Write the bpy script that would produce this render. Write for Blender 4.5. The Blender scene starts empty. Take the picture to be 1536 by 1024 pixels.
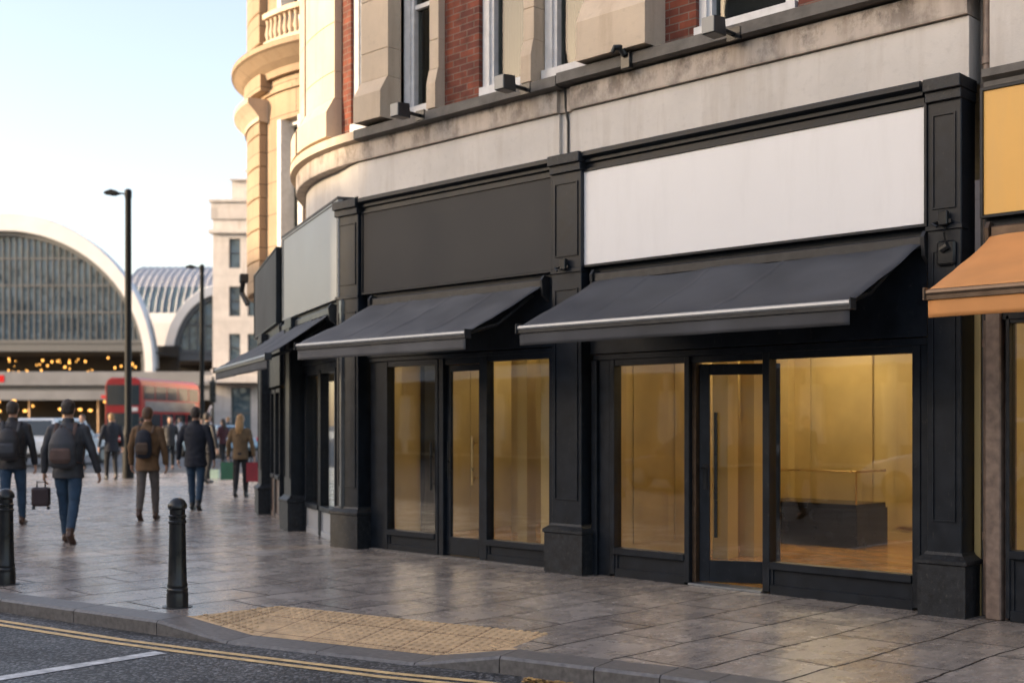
import bpy, bmesh, math, random
from math import sin, cos, pi, radians, sqrt, atan, atan2, hypot, floor
from mathutils import Vector, Matrix, noise
from mathutils.geometry import tessellate_polygon
random.seed(7)
S = bpy.context.scene
C = S.collection
# ------------------------------------------------------------------ camera frame
# world: x runs along the main shop fronts, -y points into the street, z up
CAM = Vector((6.593, -9.217, 1.5)); ANG = atan(1800 / 1853.)
cA, sA = cos(ANG), sin(ANG)
def W(X, Z, z=0.):                                   # metres right of / ahead of the viewer -> world
    return Vector((CAM.x + X * cA - Z * sA, CAM.y + X * sA + Z * cA, z))

# ------------------------------------------------------------------ materials
def nt(name):
    m = bpy.data.materials.new(name); m.use_nodes = True
    n = m.node_tree.nodes; n.clear()
    return m, n, m.node_tree.links
def mat(name, base, rough=.6, metal=0., nscale=6., namt=.12, bscale=60., bump=.15, bdist=.01, rvar=.1, spec=.5,
        coord='P', stretch=(1, 1, 1), coat=0., tint=None):
    m, n, l = nt(name)
    out = n.new('ShaderNodeOutputMaterial'); b = n.new('ShaderNodeBsdfPrincipled'); l.new(b.outputs[0], out.inputs[0])
    if coord == 'P':
        g = n.new('ShaderNodeNewGeometry'); src = g.outputs['Position']
    else:
        g = n.new('ShaderNodeTexCoord'); src = g.outputs['Object']
    mp = n.new('ShaderNodeMapping'); mp.inputs['Scale'].default_value = stretch; l.new(src, mp.inputs[0])
    nz = n.new('ShaderNodeTexNoise'); nz.inputs['Scale'].default_value = nscale; nz.inputs['Detail'].default_value = 6
    l.new(mp.outputs[0], nz.inputs['Vector'])
    mx = n.new('ShaderNodeMix'); mx.data_type = 'RGBA'
    lo = tuple(max(0, c * (1 - namt)) for c in base); hi = tuple(min(1, c * (1 + namt)) for c in (tint or base))
    mr = n.new('ShaderNodeMapRange'); mr.inputs[1].default_value = .3; mr.inputs[2].default_value = .7
    l.new(nz.outputs[0], mr.inputs[0]); l.new(mr.outputs[0], mx.inputs[0])
    mx.inputs[6].default_value = (*lo, 1); mx.inputs[7].default_value = (*hi, 1)
    l.new(mx.outputs[2], b.inputs['Base Color'])
    rr = n.new('ShaderNodeMapRange'); rr.inputs[3].default_value = max(.02, rough - rvar); rr.inputs[4].default_value = min(1, rough + rvar)
    l.new(nz.outputs[0], rr.inputs[0]); l.new(rr.outputs[0], b.inputs['Roughness'])
    b.inputs['Metallic'].default_value = metal; b.inputs['Specular IOR Level'].default_value = spec
    if coat: b.inputs['Coat Weight'].default_value = coat; b.inputs['Coat Roughness'].default_value = .08
    if bump:
        n2 = n.new('ShaderNodeTexNoise'); n2.inputs['Scale'].default_value = bscale; n2.inputs['Detail'].default_value = 5
        l.new(mp.outputs[0], n2.inputs['Vector'])
        bp = n.new('ShaderNodeBump'); bp.inputs['Strength'].default_value = bump; bp.inputs['Distance'].default_value = bdist
        l.new(n2.outputs[0], bp.inputs['Height']); l.new(bp.outputs[0], b.inputs['Normal'])
    return m
def emis(name, col, s):
    m, n, l = nt(name); o = n.new('ShaderNodeOutputMaterial'); e = n.new('ShaderNodeEmission')
    e.inputs[0].default_value = (*col, 1); e.inputs[1].default_value = s; l.new(e.outputs[0], o.inputs[0]); return m
def glass(name, tint=(.93, .95, .94), ior=1.55, rough=0.0, gcol=(1, 1, 1)):
    m, n, l = nt(name); o = n.new('ShaderNodeOutputMaterial'); mx = n.new('ShaderNodeMixShader')
    t = n.new('ShaderNodeBsdfTransparent'); t.inputs[0].default_value = (*tint, 1)
    g = n.new('ShaderNodeBsdfGlossy'); g.inputs['Roughness'].default_value = rough; g.inputs[0].default_value = (*gcol, 1)
    lw = n.new('ShaderNodeLayerWeight'); lw.inputs[0].default_value = .5          # Schlick, the same from both sides of the pane
    pw = n.new('ShaderNodeMath'); pw.operation = 'POWER'; l.new(lw.outputs['Facing'], pw.inputs[0]); pw.inputs[1].default_value = 4.
    r0 = ((ior - 1) / (ior + 1)) ** 2
    f = n.new('ShaderNodeMapRange'); f.inputs[3].default_value = r0; f.inputs[4].default_value = .95; l.new(pw.outputs[0], f.inputs[0])
    ge = n.new('ShaderNodeNewGeometry'); nz = n.new('ShaderNodeTexNoise'); nz.inputs['Scale'].default_value = 1.3
    l.new(ge.outputs['Position'], nz.inputs['Vector'])
    bp = n.new('ShaderNodeBump'); bp.inputs['Strength'].default_value = .05; bp.inputs['Distance'].default_value = .02
    l.new(nz.outputs[0], bp.inputs['Height']); l.new(bp.outputs[0], g.inputs['Normal'])
    l.new(f.outputs[0], mx.inputs[0]); l.new(t.outputs[0], mx.inputs[1]); l.new(g.outputs[0], mx.inputs[2]); l.new(mx.outputs[0], o.inputs[0])
    return m
def stained_stone(name, base, stain_z=None, joints=None, joint_dark=.5):
    """limestone; optional soot patches and run-off streaks between two heights; optional ashlar joints (w, h)"""
    m, n, l = nt(name)
    o = n.new('ShaderNodeOutputMaterial'); b = n.new('ShaderNodeBsdfPrincipled'); l.new(b.outputs[0], o.inputs[0])
    g = n.new('ShaderNodeNewGeometry')
    def nzs(sc, stretch=(1, 1, 1), det=6, rough=.6):
        mp = n.new('ShaderNodeMapping'); mp.inputs['Scale'].default_value = stretch; l.new(g.outputs['Position'], mp.inputs[0])
        q = n.new('ShaderNodeTexNoise'); q.inputs['Scale'].default_value = sc; q.inputs['Detail'].default_value = det; q.inputs['Roughness'].default_value = rough
        l.new(mp.outputs[0], q.inputs['Vector']); return q.outputs[0]
    def rng(s, a, c, x=0., y=1.):
        r = n.new('ShaderNodeMapRange'); r.inputs[1].default_value = a; r.inputs[2].default_value = c
        r.inputs[3].default_value = x; r.inputs[4].default_value = y; l.new(s, r.inputs[0]); return r.outputs[0]
    def mixc(f, c1, c2):
        q = n.new('ShaderNodeMix'); q.data_type = 'RGBA'; l.new(f, q.inputs[0])
        for i, c in ((6, c1), (7, c2)):
            if isinstance(c, tuple): q.inputs[i].default_value = (*c, 1)
            else: l.new(c, q.inputs[i])
        return q.outputs[2]
    def mul(a, c):
        q = n.new('ShaderNodeMath'); q.operation = 'MULTIPLY'
        for i, v in enumerate((a, c)):
            if isinstance(v, float): q.inputs[i].default_value = v
            else: l.new(v, q.inputs[i])
        return q.outputs[0]
    col = mixc(rng(nzs(1.1), .3, .7), tuple(c * .86 for c in base), tuple(min(1, c * 1.1) for c in base))
    col = mixc(mul(rng(nzs(14.), .55, .8), .35), col, tuple(c * .6 for c in base))
    col = mixc(mul(rng(nzs(5., (1, 1, .12)), .52, .75), .45), col, (base[0] * .62, base[1] * .55, base[2] * .48))
    if stain_z:
        sx = n.new('ShaderNodeSeparateXYZ'); l.new(g.outputs['Position'], sx.inputs[0])
        band = rng(sx.outputs[2], stain_z[0], stain_z[1])
        soot = mul(band, rng(nzs(3.2, (1, 1, .7), 8, .7), .47, .6))
        col = mixc(mul(soot, .85), col, (.05, .042, .036))
        run = mul(band, rng(nzs(9., (1, 1, .1)), .45, .7))
        col = mixc(mul(run, .6), col, (.17, .12, .08))
    h = nzs(45., det=8)
    if joints:
        ge = n.new('ShaderNodeSeparateXYZ'); l.new(g.outputs['Position'], ge.inputs[0])
        cb = n.new('ShaderNodeCombineXYZ'); ad = n.new('ShaderNodeMath'); ad.operation = 'SUBTRACT'
        l.new(ge.outputs[0], ad.inputs[0]); l.new(ge.outputs[1], ad.inputs[1]); l.new(ad.outputs[0], cb.inputs[0]); l.new(ge.outputs[2], cb.inputs[1])
        br = n.new('ShaderNodeTexBrick'); l.new(cb.outputs[0], br.inputs[0]); br.inputs['Scale'].default_value = 1.
        br.inputs['Mortar Size'].default_value = .008; br.inputs['Brick Width'].default_value = joints[0]; br.inputs['Row Height'].default_value = joints[1]
        br.inputs['Color1'].default_value = (1, 1, 1, 1); br.inputs['Color2'].default_value = (.9, .9, .9, 1); br.inputs['Mortar'].default_value = (joint_dark,) * 3 + (1,)
        q = n.new('ShaderNodeMix'); q.data_type = 'RGBA'; q.blend_type = 'MULTIPLY'; q.inputs[0].default_value = 1
        l.new(col, q.inputs[6]); l.new(br.outputs[0], q.inputs[7]); col = q.outputs[2]
    l.new(col, b.inputs['Base Color']); b.inputs['Roughness'].default_value = .82
    bp = n.new('ShaderNodeBump'); bp.inputs['Strength'].default_value = .35; bp.inputs['Distance'].default_value = .006
    l.new(h, bp.inputs['Height']); l.new(bp.outputs[0], b.inputs['Normal'])
    return m
def brick_mat():
    m, n, l = nt('red brick'); o = n.new('ShaderNodeOutputMaterial'); b = n.new('ShaderNodeBsdfPrincipled'); l.new(b.outputs[0], o.inputs[0])
    g = n.new('ShaderNodeNewGeometry'); s = n.new('ShaderNodeSeparateXYZ'); l.new(g.outputs['Position'], s.inputs[0])
    a = n.new('ShaderNodeMath'); a.operation = 'SUBTRACT'; l.new(s.outputs[0], a.inputs[0]); l.new(s.outputs[1], a.inputs[1])
    c = n.new('ShaderNodeCombineXYZ'); l.new(a.outputs[0], c.inputs[0]); l.new(s.outputs[2], c.inputs[1])
    br = n.new('ShaderNodeTexBrick'); l.new(c.outputs[0], br.inputs[0])
    for k, v in (('Scale', 1.), ('Mortar Size', .006), ('Brick Width', .225), ('Row Height', .075), ('Bias', 0.)): br.inputs[k].default_value = v
    br.inputs['Color1'].default_value = (.23, .056, .027, 1); br.inputs['Color2'].default_value = (.12, .032, .02, 1); br.inputs['Mortar'].default_value = (.17, .12, .095, 1)
    nz = n.new('ShaderNodeTexNoise'); nz.inputs['Scale'].default_value = 7; nz.inputs['Detail'].default_value = 6; l.new(g.outputs['Position'], nz.inputs[0])
    mr = n.new('ShaderNodeMapRange'); mr.inputs[1].default_value = .3; mr.inputs[2].default_value = .75; mr.inputs[3].default_value = 1.15; mr.inputs[4].default_value = .55
    l.new(nz.outputs[0], mr.inputs[0])
    mx = n.new('ShaderNodeMix'); mx.data_type = 'RGBA'; mx.blend_type = 'MULTIPLY'; mx.inputs[0].default_value = 1
    l.new(br.outputs[0], mx.inputs[6]); l.new(mr.outputs[0], mx.inputs[7]); l.new(mx.outputs[2], b.inputs['Base Color']); b.inputs['Roughness'].default_value = .85
    bp = n.new('ShaderNodeBump'); bp.inputs['Strength'].default_value = .6; bp.inputs['Distance'].default_value = .006; bp.invert = True
    l.new(br.outputs['Fac'], bp.inputs['Height']); l.new(bp.outputs[0], b.inputs['Normal'])
    return m
def flagstone_mat():
    m, n, l = nt('riven flagstones'); o = n.new('ShaderNodeOutputMaterial'); b = n.new('ShaderNodeBsdfPrincipled'); l.new(b.outputs[0], o.inputs[0])
    g = n.new('ShaderNodeNewGeometry'); s = n.new('ShaderNodeSeparateXYZ')
    dn = n.new('ShaderNodeTexNoise'); dn.inputs['Scale'].default_value = 1.1; dn.inputs['Detail'].default_value = 5; l.new(g.outputs['Position'], dn.inputs[0])
    vm = n.new('ShaderNodeVectorMath'); vm.operation = 'SUBTRACT'; l.new(dn.outputs[1], vm.inputs[0]); vm.inputs[1].default_value = (.5, .5, .5)
    vs = n.new('ShaderNodeVectorMath'); vs.operation = 'SCALE'; vs.inputs['Scale'].default_value = .13; l.new(vm.outputs[0], vs.inputs[0])
    va = n.new('ShaderNodeVectorMath'); l.new(g.outputs['Position'], va.inputs[0]); l.new(vs.outputs[0], va.inputs[1])
    l.new(va.outputs[0], s.inputs[0])
    c = n.new('ShaderNodeCombineXYZ'); l.new(s.outputs[1], c.inputs[0]); l.new(s.outputs[0], c.inputs[1])
    br = n.new('ShaderNodeTexBrick'); l.new(c.outputs[0], br.inputs[0])
    for k, v in (('Scale', 1.), ('Mortar Size', .010), ('Mortar Smooth', .3), ('Brick Width', 1.05), ('Row Height', .57)): br.inputs[k].default_value = v
    br.offset = .37
    br.inputs['Color1'].default_value = (.35, .31, .275, 1); br.inputs['Color2'].default_value = (.27, .236, .21, 1); br.inputs['Mortar'].default_value = (.016, .014, .013, 1)
    nz = n.new('ShaderNodeTexNoise'); nz.inputs['Scale'].default_value = 2.2; nz.inputs['Detail'].default_value = 9; nz.inputs['Roughness'].default_value = .65; l.new(g.outputs['Position'], nz.inputs[0])
    mr = n.new('ShaderNodeMapRange'); mr.inputs[1].default_value = .3; mr.inputs[2].default_value = .7; mr.inputs[3].default_value = .82; mr.inputs[4].default_value = 1.16
    l.new(nz.outputs[0], mr.inputs[0])
    mx = n.new('ShaderNodeMix'); mx.data_type = 'RGBA'; mx.blend_type = 'MULTIPLY'; mx.inputs[0].default_value = 1
    l.new(br.outputs[0], mx.inputs[6]); l.new(mr.outputs[0], mx.inputs[7])
    n3 = n.new('ShaderNodeTexNoise'); n3.inputs['Scale'].default_value = 60; n3.inputs['Detail'].default_value = 3; l.new(g.outputs['Position'], n3.inputs[0])
    m3 = n.new('ShaderNodeMapRange'); m3.inputs[1].default_value = .3; m3.inputs[2].default_value = .7; m3.inputs[3].default_value = .7; m3.inputs[4].default_value = 1.3; l.new(n3.outputs[0], m3.inputs[0])
    mx2 = n.new('ShaderNodeMix'); mx2.data_type = 'RGBA'; mx2.blend_type = 'MULTIPLY'; mx2.inputs[0].default_value = 1
    l.new(mx.outputs[2], mx2.inputs[6]); l.new(m3.outputs[0], mx2.inputs[7]); mp5 = n.new('ShaderNodeMapping'); mp5.inputs['Scale'].default_value = (1.8, .45, 1); mp5.inputs['Rotation'].default_value = (0, 0, .5); l.new(g.outputs['Position'], mp5.inputs[0])
    n5 = n.new('ShaderNodeTexNoise'); n5.inputs['Scale'].default_value = 10; n5.inputs['Detail'].default_value = 9; n5.inputs['Roughness'].default_value = .7; n5.inputs['Distortion'].default_value = .8; l.new(mp5.outputs[0], n5.inputs[0])
    m5 = n.new('ShaderNodeMapRange'); m5.inputs[1].default_value = .32; m5.inputs[2].default_value = .62; m5.inputs[3].default_value = .62; m5.inputs[4].default_value = 1.12; l.new(n5.outputs[0], m5.inputs[0])
    mx5 = n.new('ShaderNodeMix'); mx5.data_type = 'RGBA'; mx5.blend_type = 'MULTIPLY'; mx5.inputs[0].default_value = 1
    l.new(mx2.outputs[2], mx5.inputs[6]); l.new(m5.outputs[0], mx5.inputs[7])
    vg = n.new('ShaderNodeTexVoronoi'); vg.inputs['Scale'].default_value = 2.3; l.new(g.outputs['Position'], vg.inputs[0])
    gm = n.new('ShaderNodeMapRange'); gm.inputs[1].default_value = .045; gm.inputs[2].default_value = .06; gm.inputs[3].default_value = .55; gm.inputs[4].default_value = 0.; l.new(vg.outputs['Distance'], gm.inputs[0])
    mg = n.new('ShaderNodeMix'); mg.data_type = 'RGBA'; l.new(gm.outputs[0], mg.inputs[0]); l.new(mx5.outputs[2], mg.inputs[6]); mg.inputs[7].default_value = (.07, .065, .06, 1); l.new(mg.outputs[2], b.inputs['Base Color'])
    rr = n.new('ShaderNodeMapRange'); rr.inputs[1].default_value = .3; rr.inputs[2].default_value = .7; rr.inputs[3].default_value = .15; rr.inputs[4].default_value = .37
    l.new(nz.outputs[0], rr.inputs[0]); rj = n.new('ShaderNodeMath'); rj.operation = 'MAXIMUM'; l.new(rr.outputs[0], rj.inputs[0]); l.new(br.outputs['Fac'], rj.inputs[1]); l.new(rj.outputs[0], b.inputs['Roughness'])
    sj = n.new('ShaderNodeMapRange'); sj.inputs[3].default_value = .9; sj.inputs[4].default_value = 0.; l.new(br.outputs['Fac'], sj.inputs[0]); l.new(sj.outputs[0], b.inputs['Specular IOR Level'])
    mp = n.new('ShaderNodeMapping'); mp.inputs['Scale'].default_value = (1.6, .5, 1); l.new(g.outputs['Position'], mp.inputs[0])
    n4 = n.new('ShaderNodeTexNoise'); n4.inputs['Scale'].default_value = 7; n4.inputs['Detail'].default_value = 10; n4.inputs['Roughness'].default_value = .62; l.new(mp.outputs[0], n4.inputs[0])
    bp2 = n.new('ShaderNodeBump'); bp2.inputs['Strength'].default_value = .4; bp2.inputs['Distance'].default_value = .006; l.new(n4.outputs[0], bp2.inputs['Height'])
    bp = n.new('ShaderNodeBump'); bp.inputs['Strength'].default_value = .7; bp.inputs['Distance'].default_value = .008; bp.invert = True
    l.new(br.outputs['Fac'], bp.inputs['Height']); l.new(bp2.outputs[0], bp.inputs['Normal']); l.new(bp.outputs[0], b.inputs['Normal'])
    return m
def asphalt_mat(name, base=.042):
    m, n, l = nt(name); o = n.new('ShaderNodeOutputMaterial'); b = n.new('ShaderNodeBsdfPrincipled'); l.new(b.outputs[0], o.inputs[0])
    g = n.new('ShaderNodeNewGeometry'); v = n.new('ShaderNodeTexVoronoi'); v.inputs['Scale'].default_value = 52; l.new(g.outputs['Position'], v.inputs[0])
    s = n.new('ShaderNodeSeparateColor'); l.new(v.outputs['Color'], s.inputs[0])
    r = n.new('ShaderNodeMapRange'); r.inputs[1].default_value = .55; r.inputs[2].default_value = 1.; r.inputs[3].default_value = base * .5; r.inputs[4].default_value = base * 4.2
    l.new(s.outputs[0], r.inputs[0])
    nz = n.new('ShaderNodeTexNoise'); nz.inputs['Scale'].default_value = 1.4; nz.inputs['Detail'].default_value = 6; l.new(g.outputs['Position'], nz.inputs[0])
    r2 = n.new('ShaderNodeMapRange'); r2.inputs[1].default_value = .3; r2.inputs[2].default_value = .7; r2.inputs[3].default_value = .6; r2.inputs[4].default_value = 1.2; l.new(nz.outputs[0], r2.inputs[0])
    ml = n.new('ShaderNodeMath'); ml.operation = 'MULTIPLY'; l.new(r.outputs[0], ml.inputs[0]); l.new(r2.outputs[0], ml.inputs[1])
    cb = n.new('ShaderNodeCombineColor'); [l.new(ml.outputs[0], cb.inputs[i]) for i in range(3)]
    l.new(cb.outputs[0], b.inputs['Base Color'])
    r3 = n.new('ShaderNodeMapRange'); r3.inputs[3].default_value = .75; r3.inputs[4].default_value = .42; l.new(nz.outputs[0], r3.inputs[0]); l.new(r3.outputs[0], b.inputs['Roughness'])
    bp = n.new('ShaderNodeBump'); bp.inputs['Strength'].default_value = .8; bp.inputs['Distance'].default_value = .006; bp.invert = True
    l.new(v.outputs['Distance'], bp.inputs['Height']); l.new(bp.outputs[0], b.inputs['Normal'])
    return m

M = {}
M['flag'] = flagstone_mat(); M['asphalt'] = asphalt_mat('asphalt'); M['brick'] = brick_mat()
M['frieze'] = stained_stone('weathered limestone frieze', (.62, .58, .53), None)
M['band'] = stained_stone('sooty limestone band', (.52, .45, .385), (4.55, 4.95))
M['pier'] = stained_stone('cream limestone', (.58, .47, .35))
M['ornate'] = stained_stone('buff ornate limestone', (.37, .27, .175), joints=(3., .62), joint_dark=.3)
M['pale'] = stained_stone('pale portland stone', (.62, .57, .53), joints=(1.3, .8), joint_dark=.75)
M['cream_far'] = stained_stone('cream stucco', (.62, .55, .45), joints=(2.4, .6), joint_dark=.7)
M['riser'] = mat('pale grey stall riser', (.34, .35, .36), .4, nscale=3, namt=.1, bump=.03)
M['ledge'] = mat('lead dressed ledge', (.085, .078, .07), .6, nscale=5, namt=.45, bscale=30, bump=.35)
M['paint'] = mat('blue black gloss paint', (.0085, .012, .0175), .40, nscale=8, namt=.35, bscale=25, bump=.07, rvar=.12, spec=.3)
def scuffs(m, col=(.075, .07, .065), amt=.55, sc=24., lo=.6, hi=.72, stretch=(1, 1, .5)):
    n, l = m.node_tree.nodes, m.node_tree.links; b = next(q for q in n if q.type == 'BSDF_PRINCIPLED'); src = b.inputs['Base Color'].links[0].from_socket
    g = n.new('ShaderNodeNewGeometry'); mp = n.new('ShaderNodeMapping'); mp.inputs['Scale'].default_value = stretch; l.new(g.outputs['Position'], mp.inputs[0])
    nz = n.new('ShaderNodeTexNoise'); nz.inputs['Scale'].default_value = sc; nz.inputs['Detail'].default_value = 9; nz.inputs['Roughness'].default_value = .72; l.new(mp.outputs[0], nz.inputs['Vector'])
    r = n.new('ShaderNodeMapRange'); r.inputs[1].default_value = lo; r.inputs[2].default_value = hi; r.inputs[4].default_value = amt; l.new(nz.outputs[0], r.inputs[0])
    x = n.new('ShaderNodeMix'); x.data_type = 'RGBA'; l.new(r.outputs[0], x.inputs[0]); l.new(src, x.inputs[6]); x.inputs[7].default_value = (*col, 1); l.new(x.outputs[2], b.inputs['Base Color'])
scuffs(M['paint'])
M['paint_worn'] = mat('worn charcoal paint', (.014, .0165, .02), .5, nscale=16, namt=.55, bscale=60, bump=.2, rvar=.12, spec=.35)
M['skylit_paint'] = mat('sky lightened gloss paint', (.05, .056, .064), .24, nscale=8, namt=.3, bscale=25, bump=.04)  # same paint as the fronts, base lightened to stand for sky reflection
scuffs(M['paint_worn'], (.10, .09, .08), .6, 40., .56, .7)
M['blackpaint'] = mat('black cast iron paint', (.012, .013, .014), .3, nscale=10, namt=.3, bscale=40, bump=.1, coord='O', coat=.1, spec=.35)
M['white_sign'] = mat('white sign face', (.76, .75, .74), .45, nscale=1.2, namt=.02, bump=.01, bscale=2, rvar=.04)
M['dark_sign'] = mat('dark grey sign face', (.018, .018, .0185), .65, nscale=1.2, namt=.06, bump=.01, bscale=2)
M['silver_sign'] = mat('silver grey sign face', (.27, .27, .257), .4, nscale=1.2, namt=.03, bump=.01, bscale=2)
M['yellow_sign'] = mat('ochre yellow sign face', (.74, .42, .10), .5, nscale=1.5, namt=.05, bump=.01, bscale=2)
for k_ in ('white_sign', 'silver_sign', 'yellow_sign'): scuffs(M[k_], (.30, .27, .23), .12, 3., .5, .8, (1, 1, .15))
M['canvas'] = mat('charcoal awning canvas', (.044, .046, .052), .72, nscale=2, namt=.32, bscale=420, bump=.12, bdist=.003, coord='O')
M['canvas_faded'] = mat('faded charcoal awning canvas', (.075, .076, .080), .72, nscale=2, namt=.3, bscale=420, bump=.12, bdist=.003, coord='O')
M['canvas_o'] = mat('tan orange awning canvas', (.60, .27, .09), .78, nscale=3, namt=.08, bscale=420, bump=.12, bdist=.003, coord='O')
M['alu'] = mat('anodised bar', (.26, .275, .29), .45, metal=.8, nscale=20, namt=.08, bump=.03)
M['darkmetal'] = mat('dark grey metal', (.035, .036, .038), .4, metal=.4, nscale=12, namt=.2, bump=.05)
M['bronze'] = mat('bronze metal', (.12, .085, .06), .4, metal=.7, nscale=12, namt=.2, bump=.05)
M['postblack'] = mat('flat black post paint', (.006, .0065, .007), .55, nscale=10, namt=.3, bscale=40, bump=.1, coord='O', spec=.2)
M['caseblack'] = mat('black lacquer', (.006, .006, .006), .25, nscale=4, namt=.2, bump=0, coord='O', spec=.25)
M['brass'] = mat('brass', (.62, .44, .2), .3, metal=1., nscale=12, namt=.1, bump=.02)
M['glass'] = glass('shop glass', (.97, .97, .95), 1.6); M['upglass'] = glass('sash glass', (.6, .62, .6), 1.42)
M['farglass'] = mat('curtain glazing', (.07, .105, .125), .1, metal=0., nscale=.35, namt=.5, bscale=.45, bump=.35, bdist=.5, spec=.8)
M['gold'] = mat('ochre plaster wall', (.49, .37, .155), .55, nscale=1.5, namt=.12, bscale=30, bump=.05)
M['gold_floor'] = mat('honey polished floor', (.36, .19, .06), .22, nscale=3, namt=.25, bscale=10, bump=.04, stretch=(1, 6, 1))
M['panel'] = mat('darker ochre panelling', (.44, .325, .135), .45, nscale=2, namt=.15, bscale=20, bump=.05)
M['lamp'] = emis('warm ceiling light', (1., .80, .48), 4.8); M['bulb'] = emis('amber bulb', (1., .46, .10), 1.5)
M['whiteframe'] = mat('white painted timber', (.62, .62, .62), .5, nscale=10, namt=.1, bump=.06)
M['curtain'] = mat('drawn curtain', (.17, .155, .12), .8, nscale=5, namt=.15, bump=.2, bscale=14, stretch=(3, 3, .2))
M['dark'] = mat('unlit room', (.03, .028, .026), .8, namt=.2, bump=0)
M['kerb'] = mat('granite kerb', (.13, .122, .115), .5, nscale=25, namt=.3, bscale=120, bump=.3, bdist=.004)
M['tactile'] = mat('buff tactile concrete', (.52, .36, .20), .75, nscale=9, namt=.2, bscale=110, bump=.3, bdist=.004)
M['yellow_line'] = mat('worn yellow road paint', (.62, .43, .20), .7, nscale=14, namt=.25, bscale=90, bump=.4, bdist=.005)
M['white_line'] = mat('worn white road paint', (.50, .50, .49), .7, nscale=14, namt=.4, bscale=90, bump=.4, bdist=.005)
M['rim'] = mat('pale painted steel', (.66, .65, .65), .5, nscale=.6, namt=.06, bump=.03, coord='O')
M['canopy'] = mat('grey canopy cladding', (.17, .18, .20), .5, nscale=.6, namt=.12, bump=.03, coord='O')
M['roofmetal'] = mat('grey zinc roof', (.40, .40, .41), .35, metal=.5, nscale=.5, namt=.15, bump=.1, bscale=3, coord='O', stretch=(6, .3, .3))
M['mullion'] = mat('grey steel mullion', (.10, .105, .11), .5, bump=0, coord='O')
M['pipe'] = mat('brown painted pipe', (.17, .125, .10), .5, nscale=14, namt=.35, bump=.1)
M['red'] = mat('red bus paint', (.36, .012, .015), .35, nscale=2, namt=.08, bump=0, coord='O', coat=.1)
M['carwhite'] = mat('silver white car paint', (.62, .66, .69), .3, nscale=2, namt=.04, bump=0, coord='O', coat=.5)
M['carblue'] = mat('pale blue car paint', (.28, .42, .52), .3, nscale=2, namt=.04, bump=0, coord='O', coat=.5)
M['cardark'] = mat('dark blue car paint', (.03, .04, .06), .3, nscale=2, namt=.04, bump=0, coord='O', coat=.5)
M['carglass'] = mat('tinted car glass', (.02, .035, .045), .1, nscale=2, namt=.1, bump=0, coord='O', spec=.5)
M['rubber'] = mat('tyre rubber', (.02, .02, .02), .8, bump=.1, coord='O'); M['taillight'] = mat('red lens', (.5, .02, .02), .25, bump=0, coord='O')
M['plate'] = mat('white plate', (.7, .7, .66), .4, bump=0, coord='O'); M['adgrey'] = mat('grey panel', (.24, .25, .26), .4, bump=0, nscale=.8, namt=.3, coord='O')
M['skin'] = mat('skin', (.50, .29, .20), .5, nscale=20, namt=.1, bump=.05, coord='O')
def cloth(name, col, r=.85): return mat(name, col, r, nscale=9, namt=.22, bscale=260, bump=.25, bdist=.004, coord='O')
M['leaf'] = mat('dry leaves', (.42, .25, .08), .8, nscale=30, namt=.6, bump=.2)

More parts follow.
